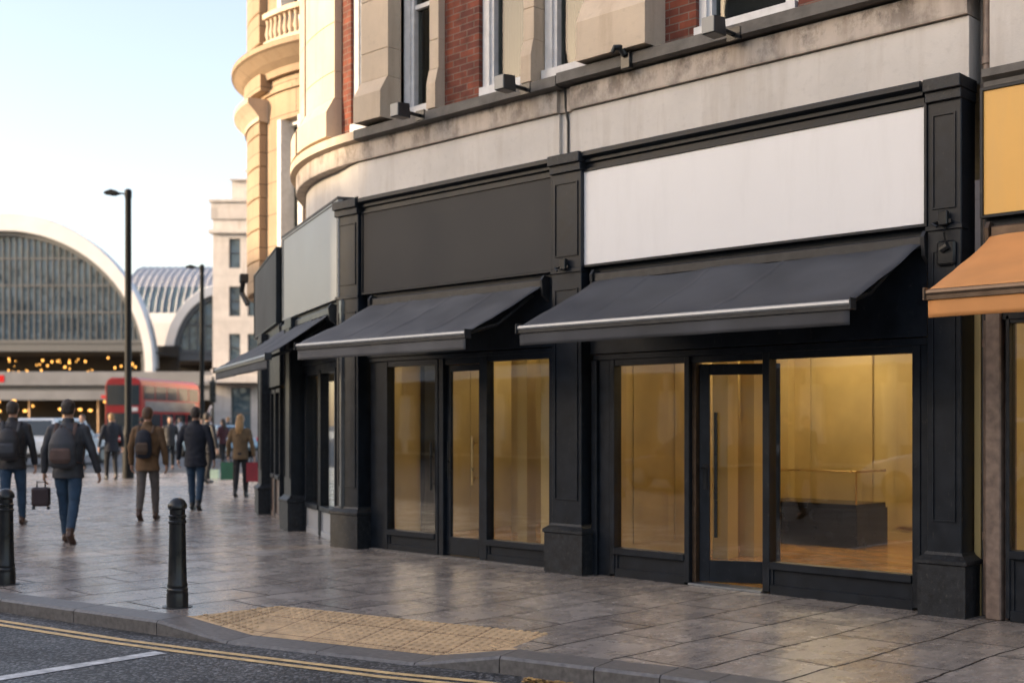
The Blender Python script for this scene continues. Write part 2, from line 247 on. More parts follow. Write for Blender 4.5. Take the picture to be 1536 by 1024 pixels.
# ------------------------------------------------------------------ mesh helpers
class MB:
    def __init__(s): s.b = bmesh.new()
    def face(s, pts):
        vs = [s.b.verts.new(p) for p in pts]
        try: return s.b.faces.new(vs)
        except ValueError: return None
    def box(s, x0, x1, y0, y1, z0, z1, bev=0.):
        x0, x1 = min(x0, x1), max(x0, x1); y0, y1 = min(y0, y1), max(y0, y1); z0, z1 = min(z0, z1), max(z0, z1)
        v = [s.b.verts.new(p) for p in ((x0, y0, z0), (x1, y0, z0), (x1, y1, z0), (x0, y1, z0), (x0, y0, z1), (x1, y0, z1), (x1, y1, z1), (x0, y1, z1))]
        f = [s.b.faces.new([v[i] for i in q]) for q in ((0, 3, 2, 1), (4, 5, 6, 7), (0, 1, 5, 4), (1, 2, 6, 5), (2, 3, 7, 6), (3, 0, 4, 7))]
        if bev:
            ed = {e for q in f for e in q.edges}
            bmesh.ops.bevel(s.b, geom=list(ed), offset=bev, segments=1 if bev < .02 else 2, affect='EDGES', profile=.5)
        return s
    def prism(s, pts, fn):
        """closed polygon pts extruded: fn(p, k) gives 3-D for k = 0, 1"""
        a = [s.b.verts.new(fn(p, 0)) for p in pts]; c = [s.b.verts.new(fn(p, 1)) for p in pts]; k = len(pts)
        s.b.faces.new(a); s.b.faces.new(c[::-1])
        for i in range(k): s.b.faces.new((a[i], c[i], c[(i + 1) % k], a[(i + 1) % k]))
        return s
    def sweep(s, path, prof, cap=True):
        """path: list of (x, y, nx, ny); prof: closed polygon of (v out, z)"""
        rings = [[s.b.verts.new((x + nx * v, y + ny * v, z)) for v, z in prof] for x, y, nx, ny in path]; k = len(prof)
        for r, q in zip(rings, rings[1:]):
            for i in range(k): s.b.faces.new((r[i], r[(i + 1) % k], q[(i + 1) % k], q[i]))
        if cap: s.b.faces.new(rings[0]); s.b.faces.new(rings[-1][::-1])
        return s
    def tube(s, pts, r, n=10, cap=True, side=(1, 0, 0)):
        """tube through pts; r: one radius, a list of radii or of (rx, ry)"""
        pts = [Vector(p) for p in pts]; rings = []
        if not isinstance(r, (list, tuple)): r = [r] * len(pts)
        for i, p in enumerate(pts):
            t = (pts[min(i + 1, len(pts) - 1)] - pts[max(i - 1, 0)]).normalized()
            x = Vector(side); x = x - t * x.dot(t)
            if x.length < 1e-3: x = Vector((0, 1, 0)); x = x - t * x.dot(t)
            x.normalize(); y = t.cross(x); ri = r[i] if isinstance(r[i], (list, tuple)) else (r[i], r[i])
            rings.append([s.b.verts.new(p + x * ri[0] * cos(2 * pi * k / n) + y * ri[1] * sin(2 * pi * k / n)) for k in range(n)])
        for a, c in zip(rings, rings[1:]):
            for k in range(n): s.b.faces.new((a[k], a[(k + 1) % n], c[(k + 1) % n], c[k]))
        if cap: s.b.faces.new(rings[0][::-1]); s.b.faces.new(rings[-1])
        return s
    def lathe(s, prof, c=(0, 0), n=24):
        rings = [[s.b.verts.new((c[0] + r * cos(2 * pi * k / n), c[1] + r * sin(2 * pi * k / n), z)) for k in range(n)] for r, z in prof]
        for a, d in zip(rings, rings[1:]):
            for k in range(n): s.b.faces.new((a[k], a[(k + 1) % n], d[(k + 1) % n], d[k]))
        s.b.faces.new(rings[0][::-1]); s.b.faces.new(rings[-1]); return s
    def ball(s, c, r, n=12):
        rx, ry, rz = r if isinstance(r, (list, tuple)) else (r, r, r)
        bmesh.ops.create_uvsphere(s.b, u_segments=n, v_segments=max(6, n * 2 // 3), radius=1., matrix=Matrix.Translation(c) @ Matrix.Diagonal((rx, ry, rz, 1)))
        return s
    def build(s, name, m, parent=None, smooth=False, local=False, bevel=0.):
        bmesh.ops.recalc_face_normals(s.b, faces=s.b.faces)
        me = bpy.data.meshes.new(name); s.b.to_mesh(me); s.b.free(); s.b = None
        me.materials.append(m)
        o = bpy.data.objects.new(name, me); C.objects.link(o)
        if smooth:
            for p in me.polygons: p.use_smooth = True
            if smooth != 'all': me.set_sharp_from_angle(angle=radians(38))
        if parent is not None:
            o.parent = parent
            if not local:                                     # vertices given in world (or root frame) coordinates
                me.transform(rootmat(parent).inverted())
        if bevel:
            b = o.modifiers.new('bevel', 'BEVEL'); b.width = bevel; b.segments = 2; b.limit_method = 'ANGLE'
        return o
def rootmat(o):
    m = Matrix.Identity(4)
    while o is not None: m = o.matrix_basis @ m; o = o.parent
    return m
def tag(o, label, cat=None, group=None, kind=None):
    if label: o['label'] = label
    if cat: o['category'] = cat
    if group: o['group'] = group
    if kind: o['kind'] = kind
    return o
def thing(name, label, cat, loc=(0, 0, 0), rz=0., group=None):
    o = bpy.data.objects.new(name, None); C.objects.link(o); o.location = loc; o.rotation_euler = (0, 0, rz); o.empty_display_size = .2
    return tag(o, label, cat, group)
def children(o): return [c for c in bpy.data.objects if c.parent == o]
def dup(o, parent=None):
    c = o.copy(); C.objects.link(c); c.parent = parent
    for ch in children(o): dup(ch, c)
    return c
def structure(o): o['kind'] = 'structure'; return o
#@@SETTING
# ================================================================== ground
KERB = [(-60, -16.2), (-20, -7.9), (-8, -5.67), (-3.74, -4.89), (-1.75, -4.53), (-1.05, -4.36), (.54, -3.93), (1.13, -3.71), (1.8, -3.56), (2.23, -3.46), (2.55, -3.41), (4.5, -3.2), (12, -2.6), (40, -1.5)]
KZ = [0, 0, 0, 0, 0, -.094, -.094, 0, 0, 0, 0, 0, 0, 0]
def offs(path, d):
    out = []
    for i, p in enumerate(path):
        a = path[max(i - 1, 0)]; c = path[min(i + 1, len(path) - 1)]
        t = Vector((c[0] - a[0], c[1] - a[1])).normalized(); out.append((p[0] - t.y * d, p[1] + t.x * d))
    return out
BACK = offs(KERB, .28)
RD = -.11
T_TL, T_T1, T_T2, T_R = (-1.74, -4.22), (-1.70, -3.43), (.79, -2.87), (.97, -3.42)
# pavement: polygon with a notch where the dropped crossing is
poly = BACK[:5] + [T_TL, T_T1, T_T2, T_R] + BACK[7:] + [(40, 60), (-60, 140), (-230, 140), (-230, -16.2)]
tri = tessellate_polygon([[Vector((*p, 0)) for p in poly]])
b = MB(); vs = [b.b.verts.new((*p, 0)) for p in poly]
for t in tri: b.b.faces.new([vs[i] for i in t])
structure(b.build('pavement', M['flag']))
b = MB(); b.face(((-900, -900, RD), (900, -900, RD), (900, 900, RD), (-900, 900, RD))); structure(b.build('road', M['asphalt']))
# far carriageway crossing the square
b = MB(); b.face([W(-70, 37, .004), W(60, 37, .004), W(60, 104, .004), W(-90, 104, .004)]); structure(b.build('far_road', M['asphalt']))
# kerb stones: sampled along the edge, with joints
b = MB()
def kz(i, t): return KZ[i] * (1 - t) + KZ[i + 1] * t
for i in range(len(KERB) - 1):
    L = hypot(KERB[i + 1][0] - KERB[i][0], KERB[i + 1][1] - KERB[i][1]); n = max(1, round(L / .92)) if L > 1.2 else 1
    for k in range(n):
        t0, t1 = k / n, (k + 1) / n; g = .004 / L
        def pt(P, t): return (P[i][0] * (1 - t) + P[i + 1][0] * t, P[i][1] * (1 - t) + P[i + 1][1] * t)
        sec = []
        for t in (t0 + g, t1 - g):
            f = pt(KERB, t); k_ = pt(BACK, t); z = kz(i, t)
            fx = (f[0] * .93 + k_[0] * .07, f[1] * .93 + k_[1] * .07); zb = z * .97 + .001
            sec.append([(*f, RD - .02), (*f, z - .016), (*fx, z + .002), (*k_, zb + .001), (*k_, RD - .02)])
        b.prism(list(range(5)), lambda j, e: sec[e][j])
structure(b.build('kerb', M['kerb']))
# tactile crossing: sloping sheet + blisters
BL = (*BACK[5], -.088); BR = (*BACK[6], -.088)
b = MB()
def tz(p): return (*p, 0.001)
q = [((*T_T1, .001), (*T_T2, .001), BR, BL), ((*T_TL, .001), (*T_T1, .001), BL), ((*T_T2, .001), (*T_R, .001), BR)]
for f in q: b.face(f)
b.face(((*BACK[4], .0), (*T_TL, .001), BL)); b.face((BR, (*T_R, .001), (*BACK[7], 0)))
def inside_quad(pt, poly):
    r = True; s = 0
    for i in range(len(poly)):
        a = poly[i]; c = poly[(i + 1) % len(poly)]
        cr = (c[0] - a[0]) * (pt[1] - a[1]) - (c[1] - a[1]) * (pt[0] - a[0])
        if s == 0: s = 1 if cr > 0 else -1
        elif cr * s < 0: return False
    return True
ang = radians(14)
for f in q:
    A0, B0, C0 = Vector(f[0]), Vector(f[1]), Vector(f[2]); nrm = (B0 - A0).cross(C0 - A0)
    for iu in range(-60, 80):
        for iv in range(-60, 60):
            u, v = iu * .0667 + (.02 if f is q[1] else 0), iv * .0667
            x = -1 + u * cos(ang) - v * sin(ang); y = -3.8 + u * sin(ang) + v * cos(ang)
            if not (-1.8 < x < 1.1 and -4.45 < y < -2.8): continue
            if not inside_quad((x, y), [p[:2] for p in f]): continue
            z = A0.z - (nrm.x * (x - A0.x) + nrm.y * (y - A0.y)) / nrm.z
            rr = [[b.b.verts.new((x + r * cos(k * pi / 3), y + r * sin(k * pi / 3), z + h)) for k in range(6)] for r, h in ((.021, 0), (.015, .008))]
            for k in range(6): b.b.faces.new((rr[0][k], rr[0][(k + 1) % 6], rr[1][(k + 1) % 6], rr[1][k]))
            b.b.faces.new(rr[1])
structure(b.build('tactile_paving', M['tactile']))
tm = M['tactile'].node_tree; n_ = tm.nodes; pb_ = next(q for q in n_ if q.type == 'BSDF_PRINCIPLED'); src_ = pb_.inputs['Base Color'].links[0].from_socket
g_ = n_.new('ShaderNodeNewGeometry'); mp_ = n_.new('ShaderNodeMapping'); mp_.inputs['Rotation'].default_value = (0, 0, -radians(14)); tm.links.new(g_.outputs['Position'], mp_.inputs[0])
bk_ = n_.new('ShaderNodeTexBrick'); bk_.offset = 0; tm.links.new(mp_.outputs[0], bk_.inputs[0])
for k_, v_ in (('Scale', 1.), ('Mortar Size', .006), ('Brick Width', .4), ('Row Height', .4)): bk_.inputs[k_].default_value = v_
bk_.inputs['Color1'].default_value = (1, 1, 1, 1); bk_.inputs['Color2'].default_value = (.93, .92, .9, 1); bk_.inputs['Mortar'].default_value = (.42, .38, .35, 1)
mu_ = n_.new('ShaderNodeMix'); mu_.data_type = 'RGBA'; mu_.blend_type = 'MULTIPLY'; mu_.inputs[0].default_value = 1; tm.links.new(src_, mu_.inputs[6]); tm.links.new(bk_.outputs[0], mu_.inputs[7]); tm.links.new(mu_.outputs[2], pb_.inputs['Base Color'])
# road paint
def ribbon(path, d0, d1, z):
    b = MB(); a = offs(path, d0); c = offs(path, d1)
    for i in range(len(path) - 1): b.face(((*a[i], z), (*a[i + 1], z), (*c[i + 1], z), (*c[i], z)))
    return b
fine = []
for i in range(len(KERB) - 1):
    for k in range(6): fine.append((KERB[i][0] + (KERB[i + 1][0] - KERB[i][0]) * k / 6, KERB[i][1] + (KERB[i + 1][1] - KERB[i][1]) * k / 6))
for d in (-.25, -.37): structure(ribbon(fine, d, d - .062, RD + .004).build('yellow_line', M['yellow_line']))
b = MB(); b.face(((-1.065, -6.6, RD + .004), (-.94, -6.6, RD + .004), (-1.02, -4.86, RD + .004), (-1.15, -4.88, RD + .004))); structure(b.build('white_line', M['white_line']))
# leaf litter in the gutter
b = MB()
for k in range(420):
    t = random.random(); x = 1.42 + t * .62; y = -3.71 - .02 + t * .16 - abs(random.gauss(0, .03)) - .02
    s = random.uniform(.006, .017); a = random.uniform(0, 6.3); tz_ = random.uniform(-.5, .5); z = RD + .006 + random.random() * .022
    b.face([(x + s * cos(a + j) * 1.3, y + s * sin(a + j), z + tz_ * s * cos(j)) for j in (0, 1.2, 2.8, 4.3)])
tag(b.build('leaf_litter', M['leaf']), 'heap of dry yellow leaf litter in the gutter against the kerb', 'leaf litter', kind='stuff')

#@@BUILDING
# ================================================================== corner building (upper floors)
YW = .15; R0 = 3.9; SX = -4.9                       # wall plane, radius of the rounded corner, where it starts
def arc(p0, p1, n=None):
    n = n or max(2, int(abs(p1 - p0) / 2.5)); out = []
    for k in range(n + 1):
        a = radians(p0 + (p1 - p0) * k / n); out.append((SX - R0 * sin(a), YW + R0 - R0 * cos(a), -sin(a), -cos(a)))
    return out
def line(s0, s1): return [(s0, YW, 0, -1), (s1, YW, 0, -1)]
cb = thing('corner_building', 'red brick and cream stone building with rounded corner above the shopfronts', 'building', (0, .6, 0))
def eased(p0, p1, d=.10):
    out = []
    for k, (x, y, nx, ny) in enumerate(arc(p0, p1)):
        t = min(1., max(0., (p0 + (p1 - p0) * k / (len(arc(p0, p1)) - 1)) / 11.)); q = d * t * t * (3 - 2 * t); out.append((x - nx * q, y - ny * q, nx, ny))
    return out
full = line(2.62, SX) + arc(0, 110)[1:]
def rect(v0, v1, z0, z1): return [(v0, z0), (v1, z0), (v1, z1), (v0, z1)]
b = MB()
b.sweep(eased(1.2, 110), rect(-.25, .15, 4.285, 4.695))
for seg in (line(2.62, -1.5), line(-1.68, SX) + arc(0, 1.2, 1)[1:]):
    b.sweep(seg, rect(-.25, .15, 4.19, 4.695))
b.sweep(line(-1.5, -1.68), rect(-.25, .11, 4.19, 4.7))
b.build('stone_frieze', M['frieze'], cb, bevel=.004)
b = MB()
b.sweep(line(2.62, -1.5), [(-.25, 4.703), (.185, 4.703), (.19, 4.72), (.19, 4.93), (-.25, 4.95)])
b.sweep(line(-1.68, SX) + arc(0, 110)[1:], [(-.25, 4.703), (.185, 4.703), (.19, 4.72), (.19, 4.93), (-.25, 4.95)])
b.sweep(line(-1.5, -1.68), rect(-.25, .14, 4.703, 4.94))
b.build('stone_band', M['band'], cb)
b = MB()
b.sweep(line(8, -1.6), [(-.3, 4.95), (.24, 4.95), (.29, 4.965), (.29, 5.07), (.1, 5.13), (-.3, 5.14)])
b.sweep(line(-1.612, SX), [(-.3, 4.93), (.24, 4.93), (.29, 4.945), (.29, 5.05), (.1, 5.11), (-.3, 5.12)])
b.build('ledge', M['ledge'], cb)
b = MB(); b.sweep(arc(0, 110), [(-.3, 4.93), (.22, 4.93), (.27, 4.945), (.27, 5.05), (.1, 5.11), (-.3, 5.12)]); b.build('ledge', M['pier'], cb)
ZT = 9.6
b = MB()                                             # brick field, split round the windows
for s0, s1 in ((-4.3, SX), (-2.97, -3.6), (-.04, -1.3), (8, 1.05)): b.sweep(line(s1, s0) if s0 > s1 else line(s0, s1), rect(-.3, .05, 5.12, ZT))
b.sweep(line(8, SX), rect(-.3, .05, 8.0, ZT)); b.sweep(arc(5.7, 110), rect(-.3, .04, 5.12, ZT))
b.sweep(arc(0, 5.7), rect(-.3, .04, 8.0, ZT))
b.build('brick_wall', M['brick'], cb)
def pier(path_fn, v, z1=ZT, base=.12, zb=.5):
    b = MB(); z = 5.10
    path_fn(b, [(-.1, z), (v + base, z), (v + base, z + zb * .62), (v + .01, z + zb), (-.1, z + zb)])
    zz = z + zb + .004; rows = [.34, .62, .62, .62, .62, .62, .62, .62, .62]
    for r in rows:
        if zz >= z1: break
        path_fn(b, [(-.1, zz), (v - .006, zz), (v, zz + .006), (v, zz + r - .01), (v - .006, zz + r - .004), (-.1, zz + r - .004)]); zz += r
    return b.build('pier', M['pier'], cb)
def lp(s0, s1):
    def f(b, prof):                                  # flare sideways with the base too
        b.sweep(line(s0, s1), prof)
    return f
pier(lp(-4.3, -4.80), .25); pier(lp(-.40, -1.26), .25, zb=.62); pier(lp(-2.04, -2.19), .15, zb=.45, base=.05); pier(lp(-3.53, -3.68), .15, zb=.45, base=.05)
pier(lambda b, p: b.sweep(arc(9, 24), p), .14); pier(lambda b, p: b.sweep(arc(25.5, 60), p), .14)
def sash(path0, path1, z0=5.13, z1=8.0, cw=(.25, .25)):
    """white sash window between two ends of a path"""
    P0, P1 = Vector((path0[0], path0[1], 0)), Vector((path1[0], path1[1], 0)); d = (P1 - P0); L = d.length; u = d / L; nrm = Vector((path0[2], path0[3], 0))
    def pt(a, v, z): q = P0 + u * a + nrm * v; return (q.x, q.y, z)
    def bx(b, a0, a1, v0, v1, za, zb): b.prism([(a0, za), (a1, za), (a1, zb), (a0, zb)], lambda p, k: pt(p[0], (v0, v1)[k], p[1]))
    f = MB()
    bx(f, 0, .1, -.2, .0, z0, z1); bx(f, L - .1, L, -.2, .0, z0, z1); bx(f, .1, L - .1, -.2, 0, z1 - .1, z1)
    bx(f, .1, .145, -.15, -.03, z0 + .1, z1 - .1); bx(f, L - .145, L - .1, -.15, -.03, z0 + .1, z1 - .1)
    zm = z0 + 1.28; bx(f, .145, L - .145, -.15, -.05, zm, zm + .05)
    w = f.build('window', M['whiteframe'], cb)
    s_ = MB(); bx(s_, .0, L, -.2, .06, z0 - .01, z0 + .1); s_.build('sill', M['whiteframe'], w)
    g = MB(); bx(g, .145, L - .145, -.115, -.10, z0 + .1, zm); bx(g, .145, L - .145, -.09, -.075, zm + .05, z1 - .1); g.build('pane', M['upglass'], w)
    for ca, cz in ((.0, L * cw[0]), (L * (1 - cw[1]), L)):                  # gathered curtains either side, dark room between
        cu = MB(); g_ = []
        for k in range(25):
            a = ca + (cz - ca) * k / 24; v = -.34 - .03 * sin(k * 1.9) - .01 * sin(k * 4.1); g_.append((cu.b.verts.new(pt(a, v, z0 + .05)), cu.b.verts.new(pt(a, v, z1))))
        for p_, q_ in zip(g_, g_[1:]): cu.b.faces.new((p_[0], q_[0], q_[1], p_[1]))
        cu.build('curtain', M['curtain'], w, smooth='all')
    return w
sash(line(-3.62, -4.3)[0], line(-3.62, -4.3)[1]); sash(line(-2.2, -2.96)[0], line(-2.2, -2.96)[1], cw=(.18, .4)); sash(line(-1.28, -2.02)[0], line(-1.28, -2.02)[1], cw=(.3, .15)); sash(line(1.02, -.06)[0], line(1.02, -.06)[1], cw=(.3, .1))
A = arc(.4, 5.7, 1); sash(A[0], A[1])
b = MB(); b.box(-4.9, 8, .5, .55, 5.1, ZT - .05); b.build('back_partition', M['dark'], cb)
b = MB(); b.box(-5.2, 8, 8.2, 8.4, 0, ZT - .02); b.box(7.8, 8, .5, 8.2, 0, ZT - .03); b.box(-5., 7.8, .3, 4., ZT, ZT + .2); b.box(-5., 7.8, .35, 4., 4.22, 4.3); b.build('rear_wall_and_roof', M['pale'], cb)
# black cable down the recess, downpipe at the party wall
b = MB(); b.tube([(-1.585, .03, 4.22), (-1.585, .03, 4.6), (-1.6, .01, 4.75), (-1.6, .0, 4.95)], .014, 6); b.build('cable', M['darkmetal'], cb, smooth=True)
b = MB(); b.box(2.66, 2.78, .12, .3, .0, 8.); b.build('party_wall', M['ledge'], cb)
dp = MB(); dp.tube([(2.74, .06, .02), (2.74, .06, 9.)], .032, 12); [dp.tube([(2.74, .06, z), (2.74, .06, z + .06)], .042, 12) for z in (.6, 2.1, 4.3, 5.6)]
tag(dp.build('downpipe', M['pipe'], None, smooth=True), 'pale rusty downpipe in the gap between the black corner pilaster and the yellow-signed shop', 'pipe')

#@@SHOPS
# ================================================================== shopfronts (frame: x along front, -y to the street)
def frontroot(label, p0, ang): return thing('shopfront', label, 'shopfront', (*p0, 0), ang, 'shopfronts along the street')
def local(b, name, m, parent, **k): return b.build(name, m, parent, local=True, **k)
def pilaster(root, x0, x1, dep, y1=.14, ztop=4.06, cap=True, m='paint'):
    b = MB(); b.box(x0, x1, -dep, y1, .44, ztop, .006)
    def panel(za, zb, w=.055):
        if x1 - x0 < .22: return
        xa, xb = x0 + w, x1 - w; e = .012
        b.box(xa, xb, -dep - .012, -dep + .002, zb, zb + e); b.box(xa, xb, -dep - .012, -dep + .002, za - e, za)
        b.box(xa - e, xa, -dep - .012, -dep + .002, za - e, zb + e); b.box(xb, xb + e, -dep - .012, -dep + .002, za - e, zb + e)
    panel(.75, 2.85)
    if cap: panel(3.2, 3.92); b.box(x0 - .012, x1 + .012, -dep - .016, -dep + .1, 3.02, 3.06, .004)
    p = local(b, 'pilaster', M[m], root)
    c = MB(); pr = [(-.07, 0), (-.07, .40), (-.085, .41), (-.085, .435), (-.03, .475), (-.012, .50), (.0, .50)]
    # plinth with moulded cap: stacked rings
    rings = []
    for off, z in ((.055, 0.), (.055, .40), (.07, .412), (.07, .438), (.02, .478), (.008, .50)):
        rings.append([c.b.verts.new(q) for q in ((x0 - off, -dep - off, z), (x1 + off, -dep - off, z), (x1 + off, y1 - .002, z), (x0 - off, y1 - .002, z))])
    for r, q in zip(rings, rings[1:]):
        for i in range(4): c.b.faces.new((r[i], r[(i + 1) % 4], q[(i + 1) % 4], q[i]))
    c.b.faces.new(rings[0][::-1]); c.b.faces.new(rings[-1])
    local(c, 'plinth', M['paint_worn'], p)
    if not cap: return p
    h = MB(); h.box(x0 - .015, x1 + .015, -dep - .06, y1, 4.11, 4.21, .006); h.box(x0 - .008, x1 + .008, -dep - .03, y1, 4.03, 4.11, .005); local(h, 'capital', M['paint_worn'], p)
    return p
def win(root, x0, x1, z0, z1, y=.0, fr=.045, riser=True, riser_m='paint', post=.06):
    f = MB(); f.box(x0 - post, x0, y - .03, y + .09, 0.02, z1 + .06, .004); f.box(x1, x1 + post, y - .03, y + .09, .02, z1 + .06, .004)
    f.box(x0, x1, y - .02, y + .08, z1, z1 + .06); f.box(x0, x1, y - .045, y + .08, z0 - .065, z0, .006)
    w = local(f, 'window', M['paint'], root)
    g = MB(); g.box(x0, x1, y + .03, y + .042, z0, z1); local(g, 'pane', M['glass'], w)
    if riser:
        r = MB(); r.box(x0, x1, y + .0, y + .08, 0.0, z0 - .066); r.box(x0, x1, y - .022, y + .01, .0, .085, .004); r.box(x0, x0 + .03, y - .014, y + .01, .086, z0 - .07); r.box(x1 - .03, x1, y - .014, y + .01, .086, z0 - .07)
        local(r, 'stall_riser', M[riser_m], root)
    return w
def handle(parent, x, y, za, zb, m='blackpaint', r=.013, off=.06):
    b = MB(); b.tube([(x, y - off, za), (x, y - off, zb)], r, 8)
    for z in (za + .08, zb - .08): b.tube([(x, y, z), (x, y - off, z)], r * .8, 6)
    return b.build('handle', M[m], parent, smooth=True, local=True)
def room(root, x0, x1, y1, z1=2.75, wall='gold', floor='gold_floor', lights=(), y0=.1):
    b = MB(); t = .05
    b.box(x0 - t, x0, y0, y1, 0, z1); b.box(x1, x1 + t, y0, y1, 0, z1); b.box(x0, x1, y1, y1 + t, 0, z1); b.box(x0, x1, y0, y1, z1, z1 + t)
    b.box(x0, x1, y1 - .02, y1, 0.02, .12)
    local(b, 'room_wall', M[wall], root)
    b = MB(); b.box(x0, x1, y0 - .02, y1, -.02, .022); local(b, 'room_floor', M[floor], root)
    for (lx, ly, lw, ld) in lights:
        c = MB(); c.box(lx - lw, lx + lw, ly - ld, ly + ld, z1 - .03, z1 - .002); local(c, 'ceiling_light', M['lamp'], root)
def cornice(root, x0, x1, y1=.14, z0=4.06):
    b = MB(); pr = [(y1, z0 - .02), (-.10, z0 - .02), (-.10, z0 + .03), (-.13, z0 + .045), (-.13, z0 + .075), (-.19, z0 + .10), (-.19, z0 + .135), (-.17, z0 + .15), (y1, z0 + .15)]
    b.prism(pr, lambda p, k: ((x0, x1)[k], p[0], p[1])); return local(b, 'cornice', M['paint'], root)
def signboard(label, m, p0, ang, x0, x1, z0, z1, y=-.1, fm='paint'):
    r = thing('sign_board', label, 'sign', (*p0, 0), ang, 'blank sign boards over the shops')
    b = MB(); b.box(x0, x1, y, -.052, z0, z1, .004); local(b, 'panel', M[m], r)
    f = MB(); e = .022
    f.box(x0 - e, x1 + e, y - .014, -.052, z0 - e, z0 - .001); f.box(x0 - e, x1 + e, y - .014, -.052, z1 + .001, z1 + e)
    f.box(x0 - e, x0 - .001, y - .014, -.052, z0, z1); f.box(x1 + .001, x1 + e, y - .014, -.052, z0, z1)
    local(f, 'frame', M[fm], r); return r
def awning(label, p0, ang, x0, x1, proj=1.2, zt=2.98, zf=2.40, m='canvas', seams=(), barm='alu', y0=-.06, val=.15, barm2='darkmetal', xt=None):
    r = thing('awning', label, 'awning', (*p0, 0), ang, 'shop awnings')
    xs = sorted(set([0, 1] + [k / 36 for k in range(37)] + [s + d for s in seams for d in (-.006, 0, .006)])); ny = 14
    xa, xb = xt or (x0, x1)
    b = MB(); g = []
    for j in range(ny + 1):
        row = []
        for t in xs:
            v = j / ny
            x = (xa + (xb - xa) * t) * (1 - v) + (x0 + (x1 - x0) * t) * v; y = y0 + (-proj - y0) * v; z = zt + (zf - zt) * v
            sag = -.028 * sin(pi * v) * (1 - .35 * cos(4 * pi * t)) + .024 * noise.noise(Vector((x * 1.7 + y * 1.6, y * 1.1, ang))) + .014 * noise.noise(Vector((x * 6 + y * 5, y * 1.5, 3)))
            if any(abs(t - s) < 1e-6 for s in seams): sag += .009
            row.append(b.b.verts.new((x, y, z + sag * (1 if 0 < j < ny else 0))))
        g.append(row)
    for a, c in zip(g, g[1:]):
        for k in range(len(xs) - 1): b.b.faces.new((a[k], a[k + 1], c[k + 1], c[k]))
    o = local(b, 'canopy', M[m], r, smooth='all')
    so = o.modifiers.new('thickness', 'SOLIDIFY'); so.thickness = .004; so.offset = -1
    b = MB(); g = []
    for j in range(5):
        row = []
        for k in range(49):
            t = k / 48; v = j / 4; x = x0 + .012 + (x1 - x0 - .024) * t
            y = -proj - .012 + v * .016 * noise.noise(Vector((x * 2.2, 0, 5))) + v * .012 * noise.noise(Vector((x * 9, 0, 2))); z = zf - .05 - (val - .02) * v + (.004 * noise.noise(Vector((x * 3, 1, 1))) if j == 4 else 0)
            row.append(b.b.verts.new((x, y, z)))
        g.append(row)
    for a, c in zip(g, g[1:]):
        for k in range(48): b.b.faces.new((a[k], a[k + 1], c[k + 1], c[k]))
    o = local(b, 'valance', M[m], r, smooth='all'); so = o.modifiers.new('thickness', 'SOLIDIFY'); so.thickness = .003
    b = MB(); b.prism([(-proj + .02, zf + .012), (-proj - .03, zf + .0), (-proj - .035, zf - .02), (-proj - .03, zf - .035), (-proj + .03, zf - .035)], lambda p, k: ((x0, x1)[k], p[0], p[1]))
    local(b, 'front_bar', M[barm], r)
    b = MB(); b.box(x0, x1, -proj - .026, -proj + .04, zf - .066, zf - .036); local(b, 'bar_channel', M[barm2], r)
    for x in (x0 - .014, x1): b = MB(); b.box(x, x + .014, -proj - .045, -proj + .045, zf - .07, zf + .02, .003); local(b, 'end_cap', M[barm2], r)
    b = MB(); b.box(xa, xb, -.14, -.05, zt - .06, zt + .035, .012); local(b, 'cassette', M[barm2], r)
    for x in (xa - .03, xb):
        b = MB(); b.prism([(-.05, zt - .2), (-.05, zt + .06), (-.13, zt + .07), (-.17, zt + .02), (-.15, zt - .13)], lambda p, k: ((x, x + .03)[k], p[0], p[1])); local(b, 'bracket', M[barm2], r)
    for x in (x0 + .16, x1 - .16):
        mid = (x + (.0 if x < (x0 + x1) / 2 else -.0), -proj * .52, (zt + zf) / 2 - .17)
        b = MB(); b.tube([(x, -.1, zt - .12), mid, (x, -proj + .04, zf - .03)], .02, 8); local(b, 'arm', M[barm2], r, smooth=True)
    return r
def pieces(root, name, m, *boxes):
    for q in boxes: b = MB(); b.box(*q); local(b, name, M[m], root)
O0 = (0., 0.)
# ---- shop 1 : white sign, open door
s1 = frontroot('charcoal shopfront with its glass door ajar under the blank white sign board', O0, 0)
b = MB(); b.box(-1.22, 2.3, -.05, .12, 2.20, 4.04); local(b, 'fascia', M['paint'], s1)
cornice(s1, -1.22, 2.3)
b = MB(); b.box(-1.20, 2.32, -.03, .14, 2.135, 2.195, .005); local(b, 'lintel', M['paint'], s1)
win(s1, -.93, -.085, .285, 2.075, post=.055); win(s1, .835, 2.165, .285, 2.075, post=.07)
pieces(s1, 'side_jamb', 'paint', (-1.13, -.99, -.02, .14, 0, 2.134, .004), (-1.2, -1.132, -.06, .14, 0, 2.134, .004), (2.237, 2.33, -.02, .14, 0, 2.134), (-.03, .762, .0, .1, 2.075, 2.134))
b = MB(); b.box(-.028, .013, .02, .12, .03, 2.074); local(b, 'door_frame', M['bronze'], s1)
b = MB(); b.box(-.03, .763, -.05, .12, .0, .024, .004); local(b, 'threshold', M['alu'], s1)
pilaster(s1, -1.63, -1.235, .17); pilaster(s1, 2.335, 2.61, .12)
